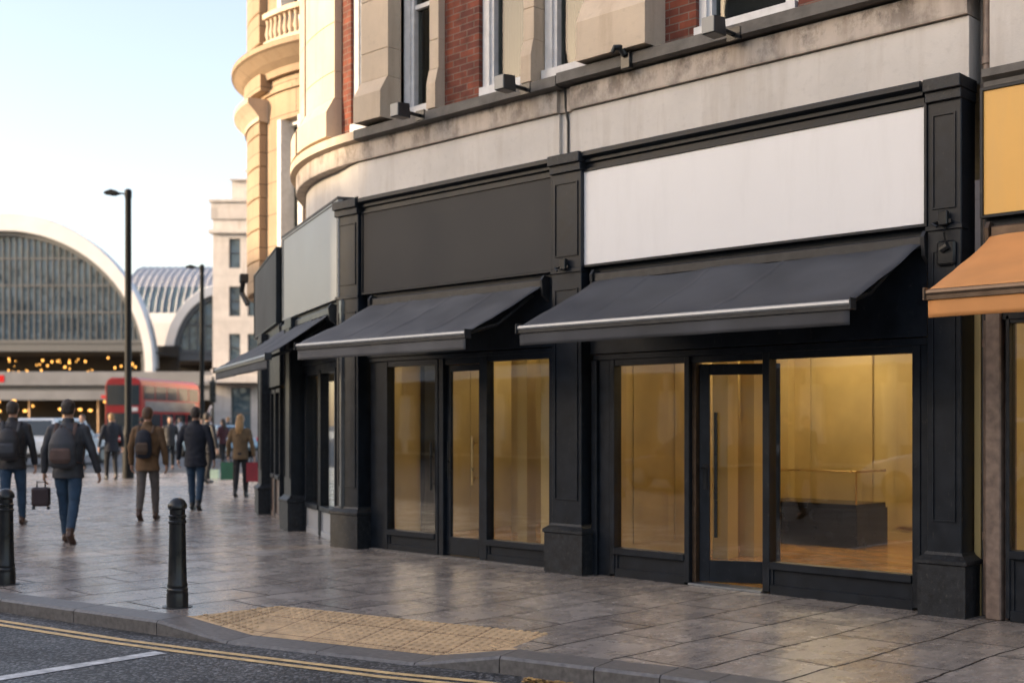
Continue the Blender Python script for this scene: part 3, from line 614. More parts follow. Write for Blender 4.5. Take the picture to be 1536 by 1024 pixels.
# door leaf, hinged on its left, swung in
dr = bpy.data.objects.new('door', None); C.objects.link(dr); dr.parent = s1; dr.location = (.02, .07, .03); dr.rotation_euler = (0, 0, radians(26))
b = MB(); dw, dh = .74, 2.03; b.box(0, .095, 0, .045, 0, dh, .003); b.box(dw - .09, dw, 0, .045, 0, dh, .003); b.box(.095, dw - .09, 0, .045, 0, .20); b.box(.095, dw - .09, 0, .045, dh - .1, dh)
local(b, 'door_frame', M['paint'], dr)
b = MB(); b.box(.095, dw - .09, .016, .028, .2, dh - .1); local(b, 'pane', M['glass'], dr)
handle(dr, .16, 0, .42, 1.58, r=.017, off=.05)
b = MB(); b.box(.035, .075, -.012, .0, .86, 1.1, .003); b.tube([(.055, -.012, 1.06), (.055, -.06, 1.06), (.02, -.07, 1.06)], .009, 6); local(b, 'lock', M['blackpaint'], dr)
room(s1, -2.75, 2.62, 5.2, y0=2.6, lights=((-1.2, 2.9, .5, .15), (1.2, 2.9, .5, .15), (-1.2, 4.3, .5, .3), (1., 4.4, .5, .3)))
pieces(s1, 'room_wall', 'gold', (-1.60, -1.55, .14, 2.6, 0, 2.75), (-2.75, -1.61, 2.55, 2.6, 0, 2.75), (2.62, 2.67, .1, 2.59, 0, 2.75), (-1.55, 2.62, .1, 2.6, 2.75, 2.8)); pieces(s1, 'room_floor', 'gold_floor', (-1.55, 2.62, .08, 2.598, -.02, .022))
pieces(s1, 'ceiling_light', 'lamp', (-.7, .3, .7, .82, 2.72, 2.748), (1.1, 2.1, .7, .82, 2.72, 2.748)); pieces(s1, 'room_column', 'gold', (-1.1, -.9, 1.9, 2.1, .022, 2.74)); pieces(s1, 'ceiling_light', 'lamp', (-1.4, -.6, .42, .5, 2.72, 2.748))
pieces(s1, 'room_column', 'gold', (-1.0, -.82, 2.3, 2.48, .022, 2.74), (.2, .38, 5.0, 5.19, .022, 2.74), (-2.2, -2.02, 5.0, 5.19, .022, 2.74))
pieces(s1, 'wall_panel', 'panel', *[(x, x + .82, 5.165, 5.178, .2, 2.55) for x in (-2.6, -1.7, -.55, .9, 1.8)], *[(-1.548, -1.536, y, y + .62, .2, 2.55) for y in (.3, 1.05, 1.8)])
pieces(s1, 'picture_rail', 'brass', (-2.7, 2.6, 5.15, 5.17, 2.58, 2.61), (-1.545, -1.53, .15, 2.55, 2.58, 2.61))
for x_, y_ in ((-.6, 1.4), (.5, 1.4), (1.6, 1.4), (-1.9, 3.6), (-.6, 3.6), (.8, 3.6), (2.0, 3.6)):
    b = MB(); b.tube([(x_, y_, 2.56), (x_, y_, 2.745)], .035, 10); sp_ = local(b, 'spot_lamp', M['postblack'], s1, smooth=True)
    b = MB(); b.tube([(x_, y_, 2.552), (x_, y_, 2.558)], .03, 10); b.build('bulb', M['lamp'], sp_, local=True)
b = MB(); b.box(.44, .52, 4.98, 5.0, 1.15, 2.0); b.tube([(.60, 4.94, 1.1), (.60, 4.94, 1.75)], .02, 8); local(b, 'black_pull_bar', M['postblack'], s1)
b = MB(); b.box(-2.05, -1.3, 3.3, 3.34, .022, 2.4); local(b, 'room_screen', M['panel'], s1)
# glass-topped counter inside
dc = thing('display_case', 'long black display counter with a glass box top inside the white-signed shop', 'display case', (-1.05, 4.2, .022))
b = MB(); b.box(-.72, .66, -.36, .42, 0, .46, .008); b.box(-.70, .64, -.34, .40, .46, .52); local(b, 'base', M['caseblack'], dc)
b = MB(); b.box(-.70, .64, -.34, -.332, .52, .9); b.box(.632, .64, -.33, .40, .52, .9); b.box(-.70, -.692, -.33, .40, .52, .9); b.box(-.70, .64, -.34, .40, .901, .91); local(b, 'glass_top', M['glass'], dc)
b = MB(); 
for x in (-.70, .64): b.tube([(x, -.34, .52), (x, -.34, .91)], .012, 4)
b.tube([(-.7, -.34, .912), (.64, -.34, .912), (.64, .4, .912)], .013, 4); local(b, 'glass_frame', M['brass'], dc)
# ---- shop 2 : dark sign
s2 = frontroot('charcoal shopfront with closed glass doors under the wide dark grey sign board', O0, 0)
b = MB(); b.box(-4.75, -1.66, -.05, .12, 2.30, 4.04); local(b, 'fascia', M['paint'], s2)
cornice(s2, -4.75, -1.66)
b = MB(); b.box(-4.74, -1.66, -.03, .14, 2.245, 2.295, .005); local(b, 'lintel', M['paint'], s2)
w1 = win(s2, -4.40, -3.56, .255, 2.18, post=.05); win(s2, -2.72, -1.80, .245, 2.185, post=.055)
pieces(s2, 'side_jamb', 'paint', (-4.74, -4.46, .0, .14, 0, 2.244), (-1.74, -1.65, -.0, .14, 0, 2.244))
b = MB(); b.box(-3.505, -3.43, -.02, .1, 0, 2.244, .003); b.box(-2.84, -2.78, -.02, .1, 0, 2.244, .003); b.box(-3.43, -2.84, .0, .1, 2.17, 2.244); local(b, 'door_frame', M['paint'], s2)
dr = bpy.data.objects.new('door', None); C.objects.link(dr); dr.parent = s2; dr.location = (-3.428, .03, .03)
dw, dh = .586, 2.135; b = MB(); b.box(0, .07, 0, .045, 0, dh, .003); b.box(dw - .06, dw, 0, .045, 0, dh, .003); b.box(.07, dw - .06, 0, .045, 0, .20); b.box(.07, dw - .06, 0, .045, dh - .07, dh); local(b, 'door_frame', M['paint'], dr)
b = MB(); b.box(.07, dw - .06, .016, .028, .2, dh - .07); local(b, 'pane', M['glass'], dr)
handle(dr, .1, 0, .86, 1.28); handle(dr, dw - .10, 0, .8, 1.34, m='brass', r=.014); handle(w1, -3.585, .0, .75, 1.3, r=.015)
b = MB(); b.box(-.035, .0, -.012, -.001, .9, 1.12, .003); local(b, 'lock', M['blackpaint'], dr)
b = MB(); b.box(-4.7, -1.7, -.06, .12, .0, .016); local(b, 'threshold', M['kerb'], s2)
pilaster(s2, -5.22, -4.80, .15)
room(s2, -5.6, -2.85, 4.6, z1=2.7, y0=2.5, lights=((-3.5, 2.9, .3, .15), (-4.8, 3.2, .3, .15)))
pieces(s2, 'room_wall', 'gold', (-4.85, -4.78, .14, .52, 0, 2.7), (-5.6, -4.86, .5, .55, 0, 2.7), (-5.65, -5.6, .55, 2.49, 0, 2.7), (-1.67, -1.62, .14, 2.44, 0, 2.7), (-2.85, -1.62, 2.45, 2.495, 0, 2.7), (-5.6, -1.67, .14, 2.49, 2.7, 2.75))
pieces(s2, 'room_floor', 'gold_floor', (-5.6, -1.67, .12, 2.495, -.02, .022)); pieces(s2, 'ceiling_light', 'lamp', (-4.6, -3.8, .60, .72, 2.67, 2.698), (-2.8, -2.0, .60, .72, 2.67, 2.698), (-4.2, -3.2, 1.7, 1.85, 2.67, 2.698))
pieces(s2, 'room_column', 'gold', (-3.72, -3.56, 1.5, 1.66, .022, 2.69), (-3.05, -2.88, 1.2, 1.37, .022, 2.69), (-4.9, -4.75, 2.6, 2.75, .022, 2.69))
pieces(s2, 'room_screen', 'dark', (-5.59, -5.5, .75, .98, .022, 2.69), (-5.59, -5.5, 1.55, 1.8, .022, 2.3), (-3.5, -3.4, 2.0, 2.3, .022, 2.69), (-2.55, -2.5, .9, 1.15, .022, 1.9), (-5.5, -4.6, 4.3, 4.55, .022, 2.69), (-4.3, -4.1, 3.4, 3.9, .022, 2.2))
pieces(s2, 'room_counter', 'bronze', (-4.2, -3.3, 3.0, 3.5, .022, .9))
signboard('wide blank white sign board between two charcoal pilasters', 'white_sign', O0, 0, -1.30, 2.315, 3.085, 4.015, y=-.125, fm='paint')
signboard('wide blank dark grey sign board over the glass doors, left of the white one', 'dark_sign', O0, 0, -4.76, -1.70, 3.08, 4.03, y=-.10)
awning('charcoal canvas awning with pale front bar, under the wide white sign', O0, 0, -1.10, 2.265, proj=1.2, zt=2.96, zf=2.405, seams=(.2, .41, .63), xt=(-1.10, 2.3))
awning('charcoal canvas awning under the wide dark grey sign board', O0, 0, -4.56, -1.80, proj=1.2, zt=2.96, zf=2.40, seams=(.25, .5, .75), m='canvas_faded')
# ---- shop 3 : silver sign, turned along the corner
P3, A3 = (-8.66, 1.48), radians(-23.57); L3 = 3.68
s3 = frontroot('narrow shopfront with pale grey stall riser under the silver sign at the bend', P3, A3)
b = MB(); b.box(.5, 3.7, -.05, .12, 2.3, 4.22); local(b, 'fascia', M['paint'], s3)
b = MB(); b.box(.48, 3.87, -.125, .12, 4.256, 4.285, .004); local(b, 'cornice', M['ledge'], s3)
b = MB(); b.box(.5, 3.6, -.03, .14, 2.22, 2.295); local(b, 'lintel', M['paint'], s3)
win(s3, 1.68, 2.43, .42, 2.17, post=.05, riser_m='riser'); win(s3, 2.56, 3.32, .42, 2.17, post=.05, riser_m='riser')
pilaster(s3, 1.05, 1.5, .2, ztop=3.0, cap=False)
b = MB(); b.box(3.74, 3.95, -.1, .1, .0, 3.02, .01); local(b, 'corner_post', M['skylit_paint'], s3)
b = MB(); b.box(1.52, 1.62, -.0, .14, 0, 2.21); local(b, 'side_jamb', M['paint'], s3)
room(s3, 1.5, 3.5, .45, z1=2.6, wall='ornate', floor='kerb', lights=((2.2, .28, .3, .04), (3.0, .28, .2, .04)))
pieces(s3, 'shelf', 'dark', (1.75, 1.95, .2, .4, .022, 2.3), (2.1, 2.4, .25, .42, .022, .9), (2.9, 3.2, .22, .42, .022, 1.3))
signboard('plain silver grey sign board angled round the corner of the building', 'silver_sign', P3, A3, .5, 3.84, 3.06, 4.23, y=-.10, fm='silver_sign')
awning('charcoal canvas awning seen edge-on under the silver grey sign', P3, A3, -.99, 3.30, proj=.86, zt=2.93, zf=2.37, seams=(.33, .66), xt=(.5, 3.55))
# ---- shop 4 : small dark sign
P4, A4 = (-12.886, 3.787), atan2(1.48 - 3.787, 12.886 - 8.66); L4 = hypot(4.226, 2.307)
s4 = frontroot('farthest dark shopfront below the small black sign, past the silver one', P4, A4)
b = MB(); b.box(1.1, 4.75, -.05, .12, 2.1, 4.2); local(b, 'fascia', M['paint'], s4)
win(s4, 3.25, 3.75, .7, 2.0, post=.06, riser_m='pipe'); win(s4, 3.9, 4.5, .7, 2.0, post=.06, riser_m='pipe')
pilaster(s4, 2.45, 3.0, .16, ztop=3.0, cap=False, m='paint_worn')
pieces(s4, 'side_jamb', 'paint', (3.02, 3.18, -.0, .14, 0, 2.1), (1.0, 2.44, .0, .14, 0, 2.1))
room(s4, 1.0, 4.6, 2.0, z1=2.4, wall='ornate', floor='kerb', lights=((3.4, .8, .3, .1),))
signboard('small black sign board beyond the silver one, at the far end of the row', 'dark_sign', P4, A4, 1.12, 4.8, 3.06, 4.18, y=-.10)
# ---- shop 5 : yellow sign at the right edge
P5 = (2.70, 0.)
s5 = frontroot('shopfront with brown stone pilaster under the ochre yellow sign', P5, 0)
b = MB(); b.box(.05, 5., -.03, .12, 2.3, 4.06); local(b, 'fascia', M['paint'], s5)
b = MB(); b.prism([(.14, 4.09), (-.06, 4.09), (-.06, 4.13), (-.1, 4.16), (-.1, 4.22), (.14, 4.22)], lambda p, k: ((.06, 5.)[k], p[0], p[1])); local(b, 'cornice', M['ledge'], s5)
pieces(s5, 'stone_pilaster', 'pipe', (.07, .19, -.06, .2, .0, 2.96, .01), (.192, .212, .02, .2, 0, 2.96))
win(s5, .245, 2.2, .54, 2.27, y=.0, post=.03); win(s5, 2.4, 4.4, .36, 2.27, post=.09)
pieces(s5, 'side_jamb', 'bronze', (.05, 5, -.01, .14, 2.331, 2.36))
room(s5, .1, 4.9, 4., lights=((1.5, .7, .8, .07), (2.5, 2., .8, .3)))
b = MB(); b.sweep([(2.79, .0, 0, -1), (8, .0, 0, -1)], rect(-.2, .02, 4.22, 4.945)); local(b, 'stone_frieze', M['frieze'], s5).matrix_basis = Matrix.Translation((-P5[0], 0, 0))
signboard('ochre yellow sign board at the right edge, above the tan awning', 'yellow_sign', P5, 0, .075, 4.9, 3.10, 4.05, y=-.10)
awning('tan orange canvas awning with a bronze front bar', P5, 0, .14, 4.8, proj=1.2, zt=2.97, zf=2.43, m='canvas_o', barm='bronze', barm2='bronze', seams=(.3, .6), val=.16)
# ---- fixtures
def floodlight(x, y, z, label):
    y += .08
    r = thing('floodlight', label, 'floodlight', (x, YW - .29, z), 0, 'floodlights on the ledge')
    yy = y - (YW - .29)
    b = MB(); b.prism([(-.085, .07), (.08, .085), (.095, -.08), (-.085, -.08)], lambda p, k: ((-.068, .068)[k], yy + p[0], p[1])); local(b, 'housing', M['darkmetal'], r, bevel=.008)
    b = MB(); b.box(-.062, .062, yy - .096, yy - .086, -.072, .062); local(b, 'lens', M['silver_sign'], r)
    b = MB(); b.tube([(.0, yy + .085, 0), (.02, yy + .2, -.01), (.02, .04, -.01)], .022, 8); b.box(-.05, .09, -.01, .02, -.06, .05); local(b, 'arm', M['blackpaint'], r, smooth=True)
floodlight(-3.70, -.5, 5.02, 'black box floodlight on the ledge nearest the rounded corner')
floodlight(-2.05, -.5, 5.0, 'grey box floodlight on the ledge between two sash windows, over the dark sign')
floodlight(.52, -.5, 4.99, 'large grey box floodlight on the ledge above the white sign')
r = thing('ledge_bracket', 'small black hooked bracket on the ledge below the wide stone pier', 'bracket', (-.68, YW - .29, 5.0))
b = MB(); b.box(-.06, .06, -.03, .03, -.08, .08, .01); b.tube([(0, -.03, .05), (-.02, -.07, .12), (-.06, -.11, .12), (-.08, -.13, .07)], [.035, .034, .028, .018], 8); local(b, 'hook', M['blackpaint'], r, smooth=True)
for x, y, lb in ((-1.43, -.19, 'small black alarm bracket on the pilaster between the white and dark signs'), (2.49, -.14, 'small black lock bracket on the right charcoal pilaster beside the white sign')):
    r = thing('wall_bracket', lb, 'bracket', (x, y, 3.08)); b = MB(); b.box(-.035, .035, -.05, .0, -.03, .08, .006); b.box(-.1, .06, -.03, .0, -.015, .012); b.tube([(-.05, -.02, .0), (-.07, -.08, -.02), (-.02, -.1, -.05)], .01, 6); local(b, 'body', M['blackpaint'], r)
r = thing('wall_box', 'black rounded junction box low on the right charcoal pilaster above the awnings', 'junction box', (2.5, -.12, 2.84)); b = MB(); b.box(-.075, .075, -.04, .0, -.1, .09, .015); b.tube([(-.03, -.05, .02), (.03, -.06, .05)], .03, 8); b.tube([(0, -.04, .06), (.0, -.06, .16), (.0, -.02, .2)], .008, 6); local(b, 'body', M['blackpaint'], r)

#@@TURRET
# ================================================================== ornate stone building with turret
TC = Vector((-12.53, 7.76)); TR = 3.5
tb = thing('turret_building', 'ornate buff stone building with rounded corner tower and heavy cornice', 'building', (TC.x, TC.y, 0))
camdir = atan2(CAM.y - TC.y, CAM.x - TC.x)
def tarc(t0, t1, n=None):
    n = n or max(2, int(abs(t1 - t0) / 4)); out = []
    for k in range(n + 1):
        a = camdir - radians(t0 + (t1 - t0) * k / n); out.append((TC.x + TR * cos(a), TC.y + TR * sin(a), cos(a), sin(a)))
    return out
b = MB()
b.sweep(tarc(15, 40), rect(-.5, 0, 3.9, 12)); b.sweep(tarc(52, 190), rect(-.5, 0, 3.9, 12)); b.sweep(tarc(40, 52), rect(-.5, -.0, 7.35, 8.9)); b.sweep(tarc(40, 52), rect(-.5, 0, 3.9, 4.9)); b.sweep(tarc(40, 52), rect(-.5, 0, 11.0, 12))
b.build('tower_wall', M['ornate'], tb)
b = MB(); zz = 4.1
while zz < 7.4:
    b.sweep(tarc(61, 86), [(-.05, zz), (.14, zz), (.16, zz + .02), (.16, zz + .58), (.14, zz + .6), (-.05, zz + .6)]); zz += .615
zz = 8.95
while zz < 11.8:
    b.sweep(tarc(61, 86), [(-.05, zz), (.14, zz), (.16, zz + .02), (.16, zz + .58), (.14, zz + .6), (-.05, zz + .6)]); zz += .615
b.sweep(tarc(92, 120), rect(-.05, .16, 4.1, 12)); b.build('engaged_column', M['ornate'], tb)
b = MB()
b.sweep(tarc(60, 125), [(-.05, 7.4), (.2, 7.42), (.2, 7.5), (.3, 7.62), (.42, 7.74), (.42, 7.84), (-.05, 7.86)])
b.build('capital', M['pier'], tb)
b = MB()
b.sweep(tarc(15, 190), [(-.1, 8.18), (.1, 8.18), (.13, 8.3), (.26, 8.4), (.42, 8.55), (.47, 8.58), (.47, 8.68), (.2, 8.78), (-.1, 8.8)])
b.sweep(tarc(15, 190), [(-.1, 7.9), (.05, 7.9), (.05, 7.98), (-.1, 8.0)])
b.sweep(tarc(58, 125), [(.0, 7.98), (.22, 7.98), (.22, 8.3), (.0, 8.3)])
b.build('cornice', M['ornate'], tb)
b = MB(); b.sweep(tarc(38, 56), [(.0, 8.78), (.22, 8.78), (.22, 8.86), (.0, 8.86)]); b.sweep(tarc(38, 56), [(.06, 9.3), (.24, 9.3), (.24, 9.4), (.06, 9.4)])
for k in range(8):
    x, y, nx, ny = tarc(38.5 + k * 2.4, 39.5 + k * 2.4, 1)[0]; b.lathe([(.05, 8.86), (.035, 8.92), (.06, 9.02), (.03, 9.2), (.05, 9.3)], (x + nx * .14, y + ny * .14), 8)
b.build('balustrade', M['pier'], tb, smooth=True)
for za, zb in ((4.9, 7.35), (8.9, 11.)):
    f = MB(); f.sweep(tarc(39.8, 41.8), rect(-.3, .05, za, zb)); f.sweep(tarc(50.2, 52.2), rect(-.3, .05, za, zb)); f.sweep(tarc(41.8, 50.2), rect(-.3, -.2, (za + zb) / 2, (za + zb) / 2 + .07)); f.sweep(tarc(41.8, 50.2), rect(-.3, -.15, zb - .1, zb))
    w = f.build('window', M['whiteframe'], tb)
    g = MB(); g.sweep(tarc(41.8, 50.2), rect(-.27, -.255, za, zb - .1)); g.build('pane', M['upglass'], w)
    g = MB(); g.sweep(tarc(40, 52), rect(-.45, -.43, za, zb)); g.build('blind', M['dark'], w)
r = thing('floodlight', 'black lantern-like floodlight on the far stone tower beside the small black sign', 'floodlight', (-13.05, 3.75, 4.25), radians(-28), 'floodlights on the ledge')
b = MB(); b.box(-.12, .1, -.16, .0, -.05, .12, .02); local(b, 'housing', M['blackpaint'], r)
b = MB(); b.tube([(-.1, -.08, .0), (-.25, -.1, -.2), (-.1, .0, -.45)], .05, 8); local(b, 'arm', M['blackpaint'], r, smooth=True)

#@@FAR
# ================================================================== far side of the square
def rootW(name, label, cat, X, Z, phi=0., group=None): return thing(name, label, cat, W(X, Z), ANG + phi, group)
# pale stepped building
pb = rootW('pale_building', 'pale stone office block with stepped top beside the tower', 'building', -21.2, 85)
def fwall(b, x0, x1, y0, y1, z0, z1, wins):
    """wall slab on y0 with rectangular openings wins = (xa, xb, za, zb)"""
    xs = sorted({x0, x1, *[w[0] for w in wins], *[w[1] for w in wins]}); zs = sorted({z0, z1, *[w[2] for w in wins], *[w[3] for w in wins]})
    for i in range(len(xs) - 1):
        for j in range(len(zs) - 1):
            cx, cz = (xs[i] + xs[i + 1]) / 2, (zs[j] + zs[j + 1]) / 2
            if any(w[0] < cx < w[1] and w[2] < cz < w[3] for w in wins): continue
            b.box(xs[i], xs[i + 1], y0, y1, zs[j], zs[j + 1])
wins = []
for fz in (12.55, 9.15, 5.8):
    for k in range(8): wins.append((1.15 + k * 1.32, 1.95 + k * 1.32, fz, fz + 2.1))
wins += [(1.3, 2.7, .4, 4.1), (3.2, 5.2, .4, 4.1), (5.8, 8, .4, 4.1), (8.6, 11, .4, 4.1)]
b = MB(); fwall(b, 0, 12, 0, .4, 0, 16., wins); b.box(0, .4, .4, 14, 0, 16); b.box(0, 12, .4, 14, 15.7, 16.); b.box(11.6, 12, .4, 14, 0, 15.7); b.build('wall', M['pale'], pb, local=True)
pieces(pb, 'cornice', 'pale', *[(-o, 12 + o, -o, .5 if z < 15.5 else 12, z + .002, z + h) for z, o, h in ((15.0, .25, .25), (16.0, .12, 1.2), (17.2, .25, .2), (5.2, .12, .2))])
pieces(pb, 'stepped_attic', 'pale', *[(x, 12, .6 + k * .4, 12, z0 + .003, z1) for k, (x, z0, z1) in enumerate(((1.2, 17.4, 18.9), (2.2, 18.9, 19.6), (2.9, 19.6, 20.3)))], (1.05, 12, .4, .6, 18.85, 18.97), (2.05, 12, .8, 1.0, 19.55, 19.67))
b = MB(); b.box(4.1, 12, 2.2, 12, 20.3, 21.0); b.box(3.4, 12, 2.0, 12, 19.9, 20.32); b.build('penthouse', M['pale'], pb, local=True)
for w in wins:
    f = MB(); 
    for xa in (w[0], w[1] - .07): f.box(xa, xa + .07, .2, .3, w[2], w[3])
    f.box(w[0] + .07, w[1] - .07, .2, .3, (w[2] + w[3]) / 2, (w[2] + w[3]) / 2 + .08); fo = f.build('window', M['mullion'], pb, local=True)
    g = MB(); g.box(w[0], w[1], .31, .33, w[2], w[3]); g.build('pane', M['farglass'], fo, local=True)
b = MB(); b.box(-.3, 12, -1.6, 0, 4.4, 4.9); b.build('canopy', M['pale'], pb, local=True)
# station hall with its great arch
def arch_hall(label, X, Z, a, bb, ai, bi, zc, depth, sill, lowz, mull, phi=0., cat='station'):
    r = rootW('station_hall', label, cat, X, Z, phi, 'station arches'); n = 48
    def el(a_, b_, k, e0=-.12): t = e0 + (pi - 2 * e0) * k / n; return a_ * cos(t), zc + b_ * sin(t)
    b = MB(); rings = []
    for k in range(n + 1):
        xo, zo = el(a, bb, k); xi, zi = el(ai, bi, k); xr, zr = el(ai - .02, bi - .02, k)
        rings.append([b.b.verts.new(p) for p in ((xi, 0, zi), (xo, 0, zo), (xo * 1.0, .25, zo + .1), (xo, 1.1, zo), (xi, 1.1, zi))])
    for p, q_ in zip(rings, rings[1:]):
        for i in range(5): b.b.faces.new((p[i], p[(i + 1) % 5], q_[(i + 1) % 5], q_[i]))
    b.b.faces.new(rings[0]); b.b.faces.new(rings[-1][::-1])
    b.build('arch_rim', M['rim'], r, local=True, smooth=True)
    b = MB(); rings = []
    for k in range(n + 1):
        xo, zo = el(ai, bi, k); xi, zi = el(ai - .45, bi - .45, k); rings.append([b.b.verts.new(p) for p in ((xi, .5, zi), (xo - .003, .5, zo - .003), (xo - .003, 1.2, zo - .003), (xi, 1.2, zi))])
    for p, q_ in zip(rings, rings[1:]):
        for i in range(4): b.b.faces.new((p[i], p[(i + 1) % 4], q_[(i + 1) % 4], q_[i]))
    b.build('inner_frame', M['mullion'], r, local=True, smooth=True)
    b = MB(); pts = [(ai * .985 * cos(pi * k / n), zc + bi * .985 * sin(pi * k / n)) for k in range(n + 1)]; pts = [p for p in pts if p[1] >= sill + .02]; xe = ai * .985 * sqrt(1 - ((sill - zc) / (bi * .985)) ** 2); pts = [(xe, sill)] + pts + [(-xe, sill)]
    b.prism(pts, lambda p, k: (p[0], (.98, 1.06)[k], p[1])); g = b.build('glazing', M['farglass'], r, local=True)
    b = MB(); x = -ai + mull
    while x < ai:
        h = zc + bi * sqrt(max(0, 1 - (x / ai) ** 2)) - .2
        if h > sill + .3: b.box(x - .06, x + .06, .78, .97, sill, h)
        x += mull
    zz = sill + 2.6
    while zz < zc + bi - 1:
        hw = ai * sqrt(max(0, 1 - ((zz - zc) / bi) ** 2)) - .4; b.box(-hw, hw, .80, .975, zz, zz + .16); zz += 2.6
    b.build('mullions', M['mullion'], g, local=True)
    b = MB(); b.box(-ai * .99, ai * .99, .2, 1.3, sill - 1.1, sill); b.box(-ai * .99, ai * .99, .1, .35, sill - .35, sill - .1); b.build('transom_beam', M['mullion'], r, local=True)
    b = MB(); rings = []
    for k in range(n + 1):
        xo, zo = el(a - .05, bb - .05, k, 0.); rings.append([b.b.verts.new(p) for p in ((xo, 1.15, zo), (xo, depth, zo))])
    for p, q_ in zip(rings, rings[1:]): b.b.faces.new((p[0], p[1], q_[1], q_[0]))
    b.build('barrel_roof', M['roofmetal'], r, local=True, smooth=True)
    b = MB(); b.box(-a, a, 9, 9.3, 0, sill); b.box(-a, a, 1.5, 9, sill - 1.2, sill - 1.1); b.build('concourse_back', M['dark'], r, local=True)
    for sx in (-1, 1):
        b = MB(); b.box(sx * (a + .1), sx * (ai - .3), .1, 2.2, 0, zc - .6); b.build('foot_pier', M['rim'], r, local=True)
    return r
sh = arch_hall('large arched glass station front with a wide pale rim', -48.75, 115, 14.3, 14.8, 13.55, 13.15, 6.9, 2.3, 9.6, 0, .6, phi=.0)
for k in range(70):
    s_ = random.uniform(.04, .11); x = random.uniform(-4, 12.5); z = random.uniform(5.6, 8.1); y = random.uniform(2., 8.)
    b = MB(); b.ball((0, 0, 0), (s_, s_, s_ * 1.2), 8); o = b.build('hanging_lamp', M['bulb'], sh, local=True, smooth=True); o.location = (x, y, z)
sh2 = arch_hall('smaller arched glass station front half hidden behind the pale office block', -30.0, 125, 6.1, 7.8, 5.2, 6.9, 8.2, 7, 9.2, 0, .8, phi=.15)
for k in range(10):
    b = MB(); b.ball((0, 0, 0), .16, 8); o = b.build('hanging_lamp', M['bulb'], sh2, local=True, smooth=True); o.location = (random.uniform(-5, 4), random.uniform(2, 8), random.uniform(5.2, 7.6))
# curved roof shed between and behind the arches
rs = rootW('station_shed', 'long curved grey station roof with a glazed band between the two arches', 'station', -46., 141)
prof = [(0, 9.), (0, 13.4), (.2, 14.6), (.9, 16.2), (2.2, 17.9), (4., 19.3), (6.5, 20.5), (9.5, 21.2), (14, 21.5), (22, 21.5)]
def strip(i0, i1, m, nm, par, y=0):
    b = MB()
    for p, q_ in zip(prof[i0:i1 + 1], prof[i0 + 1:i1 + 1]): b.face(((0, p[0] - y, p[1]), (20, p[0] - y, p[1]), (20, q_[0] - y, q_[1]), (0, q_[0] - y, q_[1])))
    return b.build(nm, m, par, local=True, smooth=True)
strip(0, 2, M['rim'], 'wall', rs); strip(2, 4, M['farglass'], 'glazed_band', rs); strip(4, 9, M['roofmetal'], 'roof', rs)
b = MB()
for k in range(26): b.tube([(k * .8, p[0] - .06, p[1] + .05) for p in prof[2:8]], .07, 4)
b.build('roof_ribs', M['rim'], rs, local=True)
b = MB(); b.box(0, 20, .3, 22, 0, 9.); b.face(((0, 0, 9), (0, 22, 9), (0, 22, 21.5), (0, 14, 21.5), (0, 6.5, 20.5), (0, 2.2, 17.9), (0, 0, 13.4))); b.build('end_wall', M['rim'], rs, local=True)
# long low canopy in front of the station
cn = rootW('station_canopy', 'long pale flat canopy over dark shops in front of the station', 'canopy', -45, 104)
b = MB(); b.box(-14, 24, 0, 7, 4.85, 6.05, .05); b.build('fascia', M['canopy'], cn, local=True)
b = MB(); b.box(-14, 24, .4, 7, 4.35, 4.85); b.build('soffit_band', M['mullion'], cn, local=True)
b = MB(); b.box(-14, 24, -.3, .38, 3.6, 4.4); b.build('lower_fascia', M['canopy'], cn, local=True)
b = MB(); b.box(-1.2, 1.0, -.03, .0, 5.15, 5.75); b.box(-3, -.2, -.33, -.3, 3.62, 3.85); b.box(9.5, 11.5, -.33, -.3, 3.75, 4.0); b.build('red_panel', M['taillight'], cn, local=True)
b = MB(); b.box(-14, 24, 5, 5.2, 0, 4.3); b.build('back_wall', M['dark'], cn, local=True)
for k in range(13): b = MB(); b.tube([(-12 + k * 3, .6, 0), (-12 + k * 3, .6, 4.3)], .16, 8); b.build('column', M['bronze'], cn, local=True, smooth=True)
for k in range(22): b = MB(); b.ball((0, 0, 0), (.2, .1, .1), 8); o = b.build('lamp', M['bulb'], cn, local=True, smooth=True); o.location = (random.uniform(-3, 16), random.uniform(.8, 4.5), random.uniform(2.6, 3.7))
